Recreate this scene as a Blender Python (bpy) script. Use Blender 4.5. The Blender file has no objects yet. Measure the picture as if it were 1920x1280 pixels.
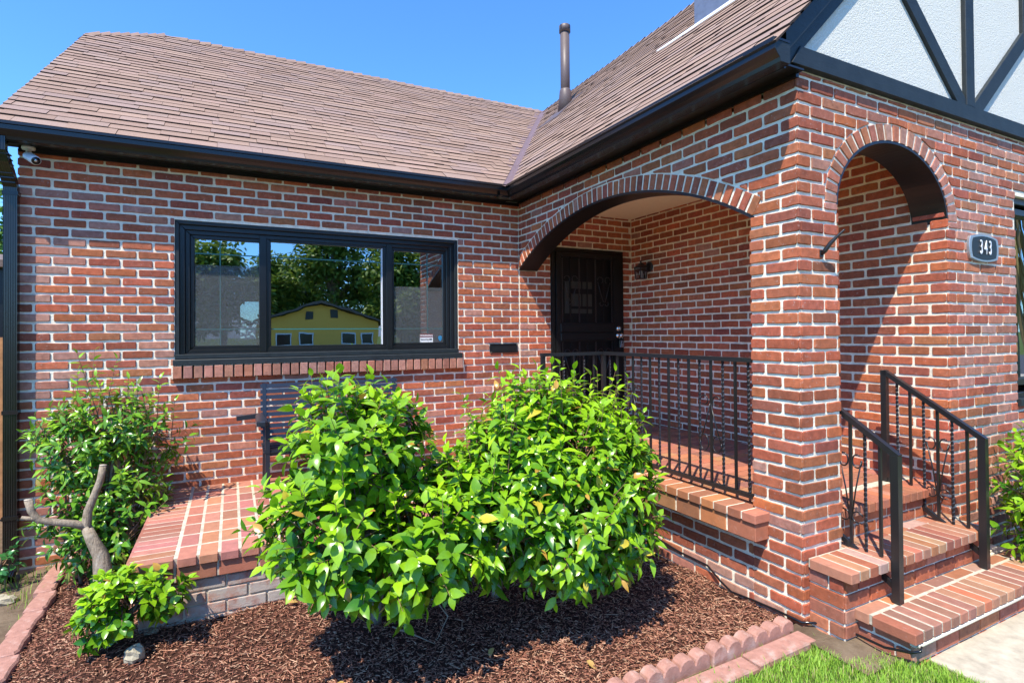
import bpy, math, random
from mathutils import Vector, Matrix, noise
from math import sin, cos, pi, sqrt, atan2, radians, floor
C = bpy.context.scene.collection
rnd = random.Random(7)

# ------------------------------------------------------------------ camera
scn = bpy.context.scene
cam_d = bpy.data.cameras.new('camera'); cam = bpy.data.objects.new('camera', cam_d); C.objects.link(cam)
FPX, YAW, PITCH, ROLL, CY = 1031.2, .47184, .010454, -.008118, 614.0
cam_d.sensor_width = 36; cam_d.lens = 36*FPX/1920
cam_d.shift_x = 0; cam_d.shift_y = -(640-CY)/1920
cam_d.clip_start = .05; cam_d.clip_end = 1000
_f = Vector((sin(YAW)*cos(PITCH), cos(YAW)*cos(PITCH), sin(PITCH)))
_r = Vector((cos(YAW), -sin(YAW), 0)); _u = _r.cross(_f)
_r2 = _r*cos(ROLL)+_u*sin(ROLL); _u2 = -_r*sin(ROLL)+_u*cos(ROLL)
M = Matrix((( _r2.x,_u2.x,-_f.x,-2.7426),(_r2.y,_u2.y,-_f.y,-5.2),(_r2.z,_u2.z,-_f.z,0),(0,0,0,1)))
cam.matrix_world = M
scn.camera = cam
scn.render.resolution_x = 1024; scn.render.resolution_y = 682

# ------------------------------------------------------------------ sky, sun, exposure
SUN = Vector((1.0, .80, -2.08)).normalized()          # direction the light travels
SELEV = math.asin(-SUN.z); SAZ = atan2(-SUN.x, -SUN.y)  # azimuth from +Y towards +X
w = bpy.data.worlds.new('World'); scn.world = w; w.use_nodes = True
nt = w.node_tree; nt.nodes.clear()
sky = nt.nodes.new('ShaderNodeTexSky'); sky.sky_type = 'NISHITA'; sky.sun_disc = False
sky.sun_elevation = SELEV; sky.sun_rotation = SAZ; sky.altitude = 200; sky.air_density = 1.0; sky.dust_density = .3; sky.ozone_density = 3.0
bg = nt.nodes.new('ShaderNodeBackground'); bg.inputs[1].default_value = .15
wo = nt.nodes.new('ShaderNodeOutputWorld')
tint = nt.nodes.new('ShaderNodeMix'); tint.data_type='RGBA'; tint.blend_type='MULTIPLY'; tint.inputs[0].default_value=1; tint.inputs[7].default_value=(.40,.72,1.08,1)
nt.links.new(sky.outputs[0], tint.inputs[6]); nt.links.new(tint.outputs[2], bg.inputs[0]); nt.links.new(bg.outputs[0], wo.inputs[0])
sl = bpy.data.lights.new('sun', 'SUN'); sl.energy = 3.4; sl.angle = radians(.5); sl.color = (1, .92, .78)
so = bpy.data.objects.new('sun', sl); C.objects.link(so)
so.rotation_euler = SUN.to_track_quat('-Z', 'Y').to_euler(); so.location = (-8, -8, 14)
scn.view_settings.view_transform = 'Standard'; scn.view_settings.look = 'None'
scn.view_settings.exposure = 1.2; scn.view_settings.gamma = 1
scn.cycles.max_bounces = 10; scn.cycles.diffuse_bounces = 5; scn.cycles.transparent_max_bounces = 12

# ------------------------------------------------------------------ materials
def mat(name, col=(.5,.5,.5), rough=.6, metal=0, attr=False, spec=.5, noise_amt=0, nscale=20, bump=0, bscale=60, bdetail=6,
        trans=0, stain=None, col2=None, coat=0, aniso=None):
    m = bpy.data.materials.new(name); m.use_nodes = True; t = m.node_tree; t.nodes.clear(); L = t.links
    out = t.nodes.new('ShaderNodeOutputMaterial'); b = t.nodes.new('ShaderNodeBsdfPrincipled')
    b.inputs['Roughness'].default_value = rough; b.inputs['Metallic'].default_value = metal
    b.inputs['Specular IOR Level'].default_value = spec; b.inputs['Coat Weight'].default_value = coat
    tc = t.nodes.new('ShaderNodeTexCoord')
    if attr:
        a = t.nodes.new('ShaderNodeAttribute'); a.attribute_name = 'col'; cs = a.outputs['Color']
    else:
        r = t.nodes.new('ShaderNodeRGB'); r.outputs[0].default_value = (*col, 1); cs = r.outputs[0]
    def noi(scale, det=6, ro=.6, vec=None):
        n = t.nodes.new('ShaderNodeTexNoise'); n.inputs['Scale'].default_value = scale
        n.inputs['Detail'].default_value = det; n.inputs['Roughness'].default_value = ro
        L.new(vec or tc.outputs['Object'], n.inputs['Vector']); return n.outputs[0]
    def rng(s, a0, a1, b0, b1):
        n = t.nodes.new('ShaderNodeMapRange'); L.new(s, n.inputs[0])
        for i, v in enumerate((a0, a1, b0, b1)): n.inputs[i+1].default_value = v
        return n.outputs[0]
    if noise_amt:
        mx = t.nodes.new('ShaderNodeMix'); mx.data_type = 'RGBA'; mx.blend_type = 'MULTIPLY'; mx.inputs[0].default_value = 1
        g = rng(noi(nscale), .3, .7, 1-noise_amt, 1+noise_amt*.6)
        L.new(cs, mx.inputs[6]); L.new(g, mx.inputs[7]); cs = mx.outputs[2]
    for (c2, sc, lo, hi, amt) in (stain or []):
        mx = t.nodes.new('ShaderNodeMix'); mx.data_type = 'RGBA'; L.new(rng(noi(sc, 5, .65), lo, hi, 0, amt), mx.inputs[0])
        L.new(cs, mx.inputs[6]); mx.inputs[7].default_value = (*c2, 1); cs = mx.outputs[2]
    L.new(cs, b.inputs['Base Color'])
    if bump:
        bn = t.nodes.new('ShaderNodeBump'); bn.inputs['Strength'].default_value = 1; bn.inputs['Distance'].default_value = bump
        vec = None
        if aniso:
            mp = t.nodes.new('ShaderNodeMapping'); mp.inputs['Scale'].default_value = aniso; L.new(tc.outputs['Object'], mp.inputs[0]); vec = mp.outputs[0]
        L.new(noi(bscale, bdetail, .65, vec), bn.inputs['Height']); L.new(bn.outputs[0], b.inputs['Normal'])
    if trans:
        tr = t.nodes.new('ShaderNodeBsdfTranslucent'); L.new(cs, tr.inputs[0]); ms = t.nodes.new('ShaderNodeMixShader'); ms.inputs[0].default_value = trans
        L.new(b.outputs[0], ms.inputs[1]); L.new(tr.outputs[0], ms.inputs[2]); L.new(ms.outputs[0], out.inputs[0])
    else: L.new(b.outputs[0], out.inputs[0])
    return m

BRICK = mat('brick', attr=True, rough=.82, spec=.25, noise_amt=.28, nscale=28, bump=.0022, bscale=130,
            stain=[((.50,.40,.36),55,.60,.74,.55), ((.05,.022,.02),17,.60,.80,.5)])
WASHED = mat('washed_brick', attr=True, rough=.85, spec=.2, noise_amt=.25, nscale=30, bump=.0025, bscale=110,
            stain=[((.46,.41,.36),14,.32,.56,.92), ((.08,.05,.045),13,.56,.76,.5)])
PAVER = mat('paving_brick', attr=True, rough=.75, spec=.3, noise_amt=.16, nscale=22, bump=.0012, bscale=150,
            stain=[((.55,.42,.36),30,.60,.80,.35),((.12,.085,.075),7,.56,.80,.40)])
MORTAR = mat('mortar', (.88,.81,.65), .92, spec=.15, noise_amt=.22, nscale=14, bump=.005, bscale=55,
            stain=[((.36,.31,.25),6,.54,.74,.5)])
PMORT = mat('paving_mortar', (.55,.49,.38), .92, spec=.15, noise_amt=.25, nscale=18, bump=.003, bscale=90, stain=[((.28,.25,.2),5,.5,.7,.5)])
SHING = mat('shingle', attr=True, rough=.93, spec=.15, noise_amt=.34, nscale=210, stain=[((.22,.15,.12),1.1,.5,.8,.3)], bump=.002, bscale=260)
BLACK = mat('black_paint', (.009,.0095,.011), .28, spec=.5, noise_amt=.2, bump=.0006, bscale=30)
GUTM = mat('dark_bronze_gutter', (.010,.009,.0085), .22, spec=.5, coat=.0, bump=.0003, bscale=8)
WOODB = mat('black_painted_wood', (.018,.024,.026), .5, spec=.4, noise_amt=.3, nscale=12, bump=.002, bscale=40, aniso=(.2,1,1), stain=[((.07,.08,.08),40,.64,.78,.5)])
LINER = mat('arch_liner_paint', (.014,.012,.012), .3, spec=.45, bump=.003, bscale=7, stain=[((.16,.15,.14),45,.70,.78,.5)])
IRON = mat('black_iron', (.014,.014,.015), .32, spec=.55, bump=.0004, bscale=60, stain=[((.10,.09,.08),60,.66,.78,.5)])
DOORM = mat('door_black', (.008,.008,.008), .42, spec=.35, bump=.0003)
STUC = mat('stucco', (.70,.70,.63), .95, spec=.1, noise_amt=.13, nscale=130, bump=.007, bscale=120, bdetail=3)
CREAM = mat('cream_ceiling', (.84,.76,.58), .85, spec=.2, noise_amt=.05)
VALLEY = mat('valley_metal', (.26,.17,.155), .45, metal=.35, noise_amt=.15)
PIPE = mat('brown_vent_pipe', (.115,.085,.078), .5, noise_amt=.1)
GALV = mat('galvanised', (.33,.31,.31), .38, metal=.7, noise_amt=.15)
WHITEM = mat('white_plastic', (.75,.76,.78), .4)
DARKP = mat('dark_plastic', (.01,.01,.012), .12)
SILVER = mat('brushed_nickel', (.62,.62,.62), .25, metal=1)
PEWTER = mat('pewter_rim', (.42,.43,.43), .4, metal=.7, noise_amt=.15)
CONC = mat('concrete_walk', (.46,.41,.32), .9, spec=.15, noise_amt=.26, nscale=16, bump=.0015, bscale=120, stain=[((.28,.25,.2),3,.5,.75,.5)])
EDGEM = mat('red_concrete', (.42,.22,.17), .93, spec=.12, noise_amt=.25, nscale=22, bump=.003, bscale=160, stain=[((.56,.46,.40),12,.52,.72,.55)])
SOIL = mat('soil', (.15,.105,.07), .96, spec=.1, noise_amt=.4, nscale=9, bump=.012, bscale=28, stain=[((.30,.24,.16),3,.5,.75,.5)])
MULB = mat('mulch_base', (.07,.032,.022), .95, spec=.1, noise_amt=.4, nscale=40, bump=.02, bscale=60)
MULC = mat('mulch_chips', attr=True, rough=.95, spec=.06)
LAWNB = mat('lawn_soil', (.09,.13,.03), .95, spec=.1, noise_amt=.5, nscale=14, bump=.02, bscale=50)
GRASS = mat('grass_blades', attr=True, rough=.55, spec=.3, trans=.3)
LEAF = mat('glossy_leaf', attr=True, rough=.25, spec=.5, trans=.22, noise_amt=.12, nscale=60)
LEAFM = mat('tree_leaf', attr=True, rough=.5, spec=.4, trans=.25)
BARK = mat('grey_bark', (.33,.265,.19), .9, spec=.15, noise_amt=.45, nscale=35, bump=.012, bscale=70, aniso=(1,1,.3), stain=[((.42,.38,.31),18,.5,.7,.6)])
TWIG = mat('twig', (.21,.12,.07), .8)
CUT = mat('cut_wood', (.42,.36,.28), .9, noise_amt=.3, nscale=60)
ROCKM = mat('pale_rock', (.42,.37,.26), .9, noise_amt=.3, nscale=25, bump=.008, bscale=40)
ASPH = mat('asphalt', (.055,.055,.056), .92, noise_amt=.2, bump=.002, bscale=200)
YEL = mat('yellow_house_paint', (1.0,.52,.09), .85, noise_amt=.06)
ROOFD = mat('plain_brown_roof', (.16,.12,.10), .9, noise_amt=.3, nscale=30)
WOODF = mat('fence_wood', (.38,.19,.075), .8, noise_amt=.4, nscale=9, bump=.003, bscale=20, aniso=(1,1,.15))
BENCHM = mat('bench_paint', (.018,.022,.032), .3, spec=.5, bump=.0004)
WALLI = mat('interior_paint', (.33,.33,.31), .9)
STK = mat('sticker_white', (.72,.72,.70), .5); STR = mat('sticker_red', (.16,.03,.035), .5); STB = mat('sticker_blue', (.03,.20,.38), .5); INK = mat('ink', (.02,.02,.02), .6)
TEAL = mat('teal_grille', (.03,.16,.15), .4)
LED = mat('cream_strip', (.62,.58,.46), .45, stain=[((.3,.2,.1),30,.6,.75,.6)])
MOUNT = mat('far_hills', (.20,.24,.28), .95)
PALE = mat('pale_frond', (.50,.38,.10), .7, trans=.3)

def glass_mat(name, tint, refl, screen=0):
    m = bpy.data.materials.new(name); m.use_nodes = True; t = m.node_tree; t.nodes.clear(); L = t.links
    out = t.nodes.new('ShaderNodeOutputMaterial'); g = t.nodes.new('ShaderNodeBsdfGlossy'); g.inputs['Roughness'].default_value = 0
    g.inputs['Color'].default_value = (.90,.95,1,1)
    tr = t.nodes.new('ShaderNodeBsdfTransparent'); tr.inputs[0].default_value = (*tint, 1)
    fr = t.nodes.new('ShaderNodeFresnel'); fr.inputs[0].default_value = 1.5
    ad = t.nodes.new('ShaderNodeMath'); ad.operation = 'ADD'; ad.inputs[1].default_value = refl; ad.use_clamp = True
    L.new(fr.outputs[0], ad.inputs[0]); mx = t.nodes.new('ShaderNodeMixShader'); L.new(ad.outputs[0], mx.inputs[0])
    tc = t.nodes.new('ShaderNodeTexCoord'); n = t.nodes.new('ShaderNodeTexNoise'); n.inputs['Scale'].default_value = 5; n.inputs['Detail'].default_value = 1
    L.new(tc.outputs['Object'], n.inputs[0]); bp = t.nodes.new('ShaderNodeBump'); bp.inputs['Strength'].default_value = 1; bp.inputs['Distance'].default_value = .0003
    L.new(n.outputs[0], bp.inputs['Height']); L.new(bp.outputs[0], g.inputs['Normal'])
    L.new(tr.outputs[0], mx.inputs[1]); L.new(g.outputs[0], mx.inputs[2]); L.new(mx.outputs[0], out.inputs[0]); return m
GLASS = glass_mat('window_glass', (.55,.62,.6), .42)
GLASSD = glass_mat('lantern_glass', (.8,.8,.8), .05)
def screen_mat():
    m = bpy.data.materials.new('insect_screen'); m.use_nodes = True; t = m.node_tree; t.nodes.clear(); L = t.links
    out = t.nodes.new('ShaderNodeOutputMaterial'); d = t.nodes.new('ShaderNodeBsdfPrincipled'); d.inputs['Base Color'].default_value = (.12,.13,.13,1); d.inputs['Roughness'].default_value = .5
    tr = t.nodes.new('ShaderNodeBsdfTransparent'); tc = t.nodes.new('ShaderNodeTexCoord')
    n = t.nodes.new('ShaderNodeTexNoise'); n.inputs['Scale'].default_value = 260; n.inputs['Detail'].default_value = 2; L.new(tc.outputs['Object'], n.inputs[0])
    r = t.nodes.new('ShaderNodeMapRange'); r.inputs[1].default_value = .4; r.inputs[2].default_value = .65; r.inputs[3].default_value = .22; r.inputs[4].default_value = .75; L.new(n.outputs[0], r.inputs[0])
    mx = t.nodes.new('ShaderNodeMixShader'); L.new(r.outputs[0], mx.inputs[0]); L.new(tr.outputs[0], mx.inputs[1]); L.new(d.outputs[0], mx.inputs[2]); L.new(mx.outputs[0], out.inputs[0]); return m
SCREEN = screen_mat()

# ------------------------------------------------------------------ mesh helpers
class MB:
    def __init__(s): s.v=[]; s.f=[]; s.c=[]; s.mi=[]; s.sm=[]; s.mats=[]
    def m(s, m):
        if m not in s.mats: s.mats.append(m)
        return s.mats.index(m)
    def add(s, vs, fs, mt, col=(1,1,1), smooth=False):
        o=len(s.v); s.v.extend(vs); i=s.m(mt)
        for f in fs: s.f.append(tuple(k+o for k in f)); s.c.append(col); s.mi.append(i); s.sm.append(smooth)
    def mesh(s, name):
        me=bpy.data.meshes.new(name); me.from_pydata([tuple(v) for v in s.v],[],s.f)
        for mt in s.mats: me.materials.append(mt)
        me.polygons.foreach_set('material_index', s.mi); me.polygons.foreach_set('use_smooth', s.sm)
        a=me.color_attributes.new('col','FLOAT_COLOR','CORNER'); buf=[]
        for f,c in zip(s.f,s.c):
            buf.extend((c[0],c[1],c[2],1.0)*len(f))
        a.data.foreach_set('color', buf); me.update(); return me
    def obj(s, name, parent=None, bevel=0):
        o=bpy.data.objects.new(name, s.mesh(name)); C.objects.link(o)
        if parent is not None: adopt(o, parent)
        if bevel:
            b=o.modifiers.new('bevel','BEVEL'); b.width=bevel; b.segments=2; b.limit_method='ANGLE'
        return o
def wloc(o):
    v=Vector(o.location)
    return v + (wloc(o.parent)-getinv(o) if o.parent else Vector((0,0,0)))
def getinv(o): return -Vector(o.matrix_parent_inverse.translation)
def adopt(o, p):
    o.parent=p; o.matrix_parent_inverse=Matrix.Translation(-wloc(p))
def tag(o, label=None, cat=None, group=None, kind=None):
    if label: o['label']=label
    if cat: o['category']=cat
    if group: o['group']=group
    if kind: o['kind']=kind
    return o
def thing(name, loc, label, cat, group=None):
    o=bpy.data.objects.new(name,None); C.objects.link(o); o.location=loc; o.empty_display_size=.2
    return tag(o,label,cat,group)
def dup(src, loc, label=None, rz=0):
    r=src.copy(); C.objects.link(r); r.location=loc; r.rotation_euler=(0,0,rz)
    if label: r['label']=label
    for ch in src.children:
        c=ch.copy(); C.objects.link(c); c.parent=r; c.matrix_parent_inverse=ch.matrix_parent_inverse.copy()
    return r

def box(mb, a, b, mt, col=(1,1,1)):
    x0,y0,z0=a; x1,y1,z1=b
    v=[(x0,y0,z0),(x1,y0,z0),(x1,y1,z0),(x0,y1,z0),(x0,y0,z1),(x1,y0,z1),(x1,y1,z1),(x0,y1,z1)]
    mb.add(v,[(0,3,2,1),(4,5,6,7),(0,1,5,4),(1,2,6,5),(2,3,7,6),(3,0,4,7)],mt,col)
def hexa(mb, v, mt, col=(1,1,1)):
    mb.add(v,[(0,3,2,1),(4,5,6,7),(0,1,5,4),(1,2,6,5),(2,3,7,6),(3,0,4,7)],mt,col)
def frame_for(d):
    d=Vector(d).normalized(); h=Vector((0,0,1)) if abs(d.z)<.9 else Vector((1,0,0))
    s=d.cross(h).normalized(); return s, s.cross(d).normalized()
def tube(mb, pts, rad, mt, n=8, col=(1,1,1), smooth=True, caps=True, twist=0, square=False):
    pts=[Vector(p) for p in pts]; N=len(pts)
    if not hasattr(rad,'__len__'): rad=[rad]*N
    vs=[]; prev=None
    for i,p in enumerate(pts):
        d=(pts[min(i+1,N-1)]-pts[max(i-1,0)])
        s,u=frame_for(d)
        if prev is not None:
            s=(prev-d.normalized()*prev.dot(d.normalized()));
            s = s.normalized() if s.length>1e-6 else frame_for(d)[0]
            u=s.cross(d).normalized()
        prev=s
        for k in range(n):
            a=2*pi*k/n+twist*i+(pi/4 if square else 0); vs.append(tuple(p+(s*cos(a)+u*sin(a))*rad[i]))
    fs=[]
    for i in range(N-1):
        for k in range(n):
            a=i*n+k; b=i*n+(k+1)%n; fs.append((a,b,b+n,a+n))
    if caps: fs.append(tuple(range(n))[::-1]); fs.append(tuple((N-1)*n+k for k in range(n)))
    mb.add(vs,fs,mt,col,smooth)
def bar(mb, a, b, w, mt, w2=None):      # square bar
    tube(mb,[a,b],w*.7071,mt,n=4,smooth=False,square=True)
def rbar(mb, a, b, wx, wy, mt):         # rect bar between points, wx horizontal width, wy other
    a=Vector(a); b=Vector(b); d=(b-a).normalized()
    s=d.cross(Vector((0,0,1))); s=s.normalized() if s.length>1e-4 else Vector((1,0,0)); u=s.cross(d).normalized()
    s=s*wx/2; u=u*wy/2
    v=[a-s-u,a+s-u,a+s+u,a-s+u,b-s-u,b+s-u,b+s+u,b-s+u]; hexa(mb,[tuple(k) for k in v],mt)
def twisted(mb, x, y, z0, z1, w, mt, pitch=.055):
    n=max(6,int((z1-z0)/(pitch/6))); pts=[(x,y,z0+(z1-z0)*i/n) for i in range(n+1)]
    vs=[]; fs=[]
    for i,p in enumerate(pts):
        a0=2*pi*i/24*1.0*4 if 0<i<n else 0
        a0=i*2*pi/12
        for k in range(4):
            a=a0+pi/4+k*pi/2; vs.append((p[0]+cos(a)*w*.72,p[1]+sin(a)*w*.72,p[2]))
    for i in range(n):
        for k in range(4): a=i*4+k; b=i*4+(k+1)%4; fs.append((a,b,b+4,a+4))
    mb.add(vs,fs,mt)
def scroll(mb, mp, r, w, mt, turns=1.4, a0=0, sgn=1, n=22):   # mp(u,v)->3d ; spiral around (0,0)
    return [mp(r*(1-.72*i/n)*cos(a0+sgn*turns*2*pi*i/n), r*(1-.72*i/n)*sin(a0+sgn*turns*2*pi*i/n)) for i in range(n+1)]
def extr(mb, mp, outline, d0, d1, mt, col=(1,1,1), bev=0, smooth=False):
    """outline (u,v) ccw extruded from depth d0 to d1 (front), optional chamfer."""
    n=len(outline); cu=sum(p[0] for p in outline)/n; cv=sum(p[1] for p in outline)/n
    def inset(k):
        res=[]
        for i in range(n):
            p0=Vector(outline[i-1]); p1=Vector(outline[i]); p2=Vector(outline[(i+1)%n])
            e1=(p1-p0); e2=(p2-p1)
            if e1.length<1e-7: e1=e2
            if e2.length<1e-7: e2=e1
            n1=Vector((-e1.y,e1.x)).normalized(); n2=Vector((-e2.y,e2.x)).normalized(); nn=n1+n2
            if nn.length<1e-3: nn=n1
            nn.normalize(); res.append((p1.x+nn.x*k, p1.y+nn.y*k))
        return res
    vs=[mp(u,v,d0) for u,v in outline]
    if bev:
        vs+= [mp(u,v,d1-bev) for u,v in outline]; vs+=[mp(u,v,d1) for u,v in inset(bev)]; rings=3
    else: vs+=[mp(u,v,d1) for u,v in outline]; rings=2
    fs=[]
    for r in range(rings-1):
        for k in range(n): a=r*n+k; b=r*n+(k+1)%n; fs.append((a,b,b+n,a+n))
    fs.append(tuple((rings-1)*n+k for k in range(n)))
    fs.append(tuple(range(n))[::-1])
    mb.add(vs,fs,mt,col,smooth)

# wall frames: (u, z, d outward)
mA=lambda u,z,d:(u,-d,z)
YC=-3.255; XD=1.52
mBm=lambda u,z,d:(-d,-u,z)          # u = -y, facing -x (u runs towards the camera)
mCm=lambda u,z,d:(u,YC-d,z)
mDm=lambda u,z,d:(XD-d,-u,z)
mPi=lambda u,z,d:(.335+d,u,z)         # pillar inner side facing +x, u=y
top=lambda zz:(lambda u,v,d:(u,v,zz+d))

COURSE=.0713; ZREF=1.39
def brick_col(r, mood=0):
    t=r.random()
    base=[(.36,.080,.048),(.33,.074,.048),(.39,.095,.058),(.28,.065,.045),(.35,.085,.056),(.24,.060,.045),(.40,.088,.052),(.31,.075,.052),(.33,.090,.055)][int(t*9)]
    k=(.86+.28*r.random())*1.15
    c=[base[0]*k,base[1]*k*(1.08+.32*r.random()),base[2]*k*(.84+.26*r.random())]
    if mood==1 or r.random()<.05:      # pinkish washed
        q=.2+.42*r.random(); c=[c[i]*(1-q)+(.50,.31,.25)[i]*q for i in range(3)]
    if mood==2:
        c=[c[0]*.88+.05,c[1]*.9+.04,c[2]*.9+.03]
    return tuple(c)
def outline_rect(r,a,b,c,d,j=.0026,ch=.006):
    J=lambda:r.uniform(-j,j)
    m=(a+b)/2; q=[(a+ch,c+J()*.6),(a+(b-a)*.33,c+J()),(a+(b-a)*.68,c+J()),(b-ch,c+J()*.6),(b+J()*.5,c+ch),(b+J()*.5,d-ch),
       (b-ch,d+J()*.6),(a+(b-a)*.64,d+J()),(a+(b-a)*.3,d+J()),(a+ch,d+J()*.6),(a+J()*.5,d-ch),(a+J()*.5,c+ch)]
    return q
def lay(mb, mp, u0, u1, z0, z1, rects=(), ext=None, seed=1, mt=None, length=.2125, ends=(0,0), mood=None, phase=0, proud=.007, cid=(None,None)):
    """running-bond bricks in u0..u1, z0..z1 minus rects and minus the area under ext(u)"""
    mt=mt or BRICK; J=.0085
    k0=int(floor((ZREF-z1)/COURSE)); k1=int(math.ceil((ZREF-z0)/COURSE))
    for k in range(k0,k1+1):
        zt=ZREF-k*COURSE-J; zb=zt-COURSE+2*J
        if zt<=z0+.012 or zb>=z1-.012: continue
        zt_=min(zt,z1-.001); zb_=max(zb,z0+.001)
        r=random.Random(seed*1009+k*31)
        zj=r.uniform(-.0012,.0012)
        off=phase+(length/2 if (k%2) else 0)
        n0=int(floor((u0-off)/length))-1; n1=int(math.ceil((u1-off)/length))+1
        for n in range(n0,n1+1):
            rr=random.Random(seed*7919+k*613+n*17)
            a=off+n*length+J+rr.uniform(-.002,.002); b=off+(n+1)*length-J+rr.uniform(-.002,.002)
            if rr.random()<.0: continue
            a=max(a,u0+(J if not ends[0] else 0)); b=min(b,u1-(J if not ends[1] else 0))
            if b-a<.03:
                continue
            segs=[(a,b)]
            for (ra,rb,rc,rd) in rects:
                if zb<rd-.02 and zt>rc+.02:
                    ns=[]
                    for (p,q) in segs:
                        if q<=ra or p>=rb: ns.append((p,q)); continue
                        if p<ra-.02: ns.append((p,ra-.003))
                        if q>rb+.02: ns.append((rb+.003,q))
                    segs=ns
            if b<u1 and u1-b<.045 and not rects and ext is None and ends[1]==0: segs=[(a,u1-J)] if len(segs)==1 else segs
            for (p,q) in segs:
                if q-p<.022: continue
                p0=proud+ (0.0035*(rr.random()**1.5)) -.001
                if ends[0] and abs(p-u0)<1e-6: p-=proud+.001
                if ends[1] and abs(q-u1)<1e-6: q+=proud+.0005
                cc=brick_col(rr, mood(p,zt,rr) if mood else 0)
                for e_,cd in ((abs(p-u0)<.012,cid[0]),(abs(q-u1)<.012,cid[1])):
                    if e_ and cd: cc=brick_col(random.Random(cd*977+k*13),0)
                if ext:
                    N=24; us=[p+(q-p)*i/N for i in range(N+1)]
                    low=[max(zb_,ext(u,zb_)+.004) for u in us]
                    i=0
                    while i<=N:
                        if low[i]<zt_-.010:
                            j=i
                            while j+1<=N and low[j+1]<zt_-.010: j+=1
                            if j-i>=3:
                                if i==0 and j==N and max(low)<=zb_+.0045:
                                    extr(mb,mp,outline_rect(rr,p,q,zb_+zj,zt_+zj),-.003,p0,mt,cc,.0035)
                                else:
                                    sel=sorted(set([i+int((j-i)*t/4) for t in range(5)]))
                                    pl=[(us[s],low[s]) for s in sel]+[(us[s],zt_) for s in reversed([sel[0],sel[len(sel)//2],sel[-1]])]
                                    extr(mb,mp,pl,-.003,p0,mt,cc,.002)
                            i=j+1
                        else: i+=1
                else:
                    extr(mb,mp,outline_rect(rr,p,q,zb_+zj,zt_+zj),-.003,p0,mt,cc,.0035)
def slab(mb, mp, u0,u1,z0,z1, th, rects=(), arch=None, mt=None):
    """mortar body; arch=(ua,ub,fn) where body starts above fn(u)"""
    mt=mt or MORTAR
    us={u0,u1}
    for (a,b,c,d) in rects: us|={max(a,u0),min(b,u1)}
    if arch:
        ua,ub,fn=arch
        for i in range(33): us.add(ua+(ub-ua)*i/32)
    us=sorted(us)
    for a,b in zip(us,us[1:]):
        if b-a<1e-5: continue
        m=(a+b)/2; iv=[(z0,z0,z1)]
        if arch and arch[0]<m<arch[1]: iv=[(fn(a),fn(b),z1)]
        for (ra,rb,rc,rd) in rects:
            if ra<m<rb:
                n=[]
                for (l0,l1,h) in iv:
                    if rc>l0: n.append((l0,l1,rc))
                    if rd<h: n.append((rd,rd,h))
                iv=n
        for (l0,l1,h) in iv:
            v=[mp(a,l0,-th),mp(b,l1,-th),mp(b,l1,0),mp(a,l0,0),mp(a,h,-th),mp(b,h,-th),mp(b,h,0),mp(a,h,0)]
            hexa(mb,v,mt)

# ------------------------------------------------------------------ the house
house=thing('brick_house',(-1.3,.1,-1.6),'red brick cottage with brown shingle roof, arched porch and half-timbered stucco gable','house')
GZ=lambda x:-1.60+.0225*min(0,x)
TOPZ=1.39
# arches
RI=2.79; RZ=1.105-RI; RYC=1.485
def extB_r(R): return lambda u: (RZ+sqrt(max(0,R*R-(u-RYC)**2)))
def ext_B(u,zb):          # u=-y ; bricks start above the voussoir ring, or stay out of the opening
    if u<2.95 and u> .02:
        return extB_r(RI+.118)(u)
    if u<=.02: return extB_r(RI+.118)(.02)-(.25)*((.02-u)/.02)
    if u<2.95+.07:
        e=extB_r(RI+.118)(u)
        return e if zb>.69 else (-9 if u>2.951 else 9)
    return -9
CXA,CRX,CRZ,CZ0=.932,.602,.445,.720
def ell(u,rx,rz): 
    t=(u-CXA)/rx
    return CZ0+rz*sqrt(max(0,1-t*t)) if abs(t)<1 else -9
def ext_C(u,zb):
    if zb>CZ0-.04:
        return ell(u,CRX+.11,CRZ+.105)
    return 9 if abs(u-CXA)<CRX-.0 else -9

WINR=(-3.15,-.70,-.235,.945); DOORR=(.39,1.385,-1.3,.955)
SILLR=(-3.165,-.675,-.345,-.235); SLOT=(-.355,-.028,-.205,-.105)
def moodA(u,z,r):
    g=noise.noise(Vector((u*1.3,z*1.7,3)))
    if g>(.08 if u<-2.9 else .24) and r.random()<.5: return 1
    if z<-1.35 and r.random()<.6: return 1
    return 0
mb=MB(); slab(mb,mA,-4.12,XD+.2,-2.0,1.60,.25,rects=[WINR,DOORR]); 
lay(mb,mA,-4.12,.0,-1.72,TOPZ,rects=[WINR,SILLR,SLOT],seed=3,mood=moodA,ends=(1,0))
lay(mb,mA,0.0,XD,-1.04,1.345,rects=[DOORR],seed=3,mood=None)
wallA=mb.obj('wall',house); wallA['label']='long brick wall with the wide window, bench and front door'
# sill bricks
mb=MB(); u=-3.165
while u<-.70:
    r=random.Random(int(u*1000)); 
    box(mb,(u-.006,-.046,-.343),(u+.078,.0,-.238),MORTAR)
    extr(mb,mA,outline_rect(r,u+.005,u+.067,-.342,-.242,.002,.004),.0,.055+r.uniform(0,.005),BRICK,brick_col(r,1),.004); u+=.0735
mb.obj('brick_sill',house)
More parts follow.
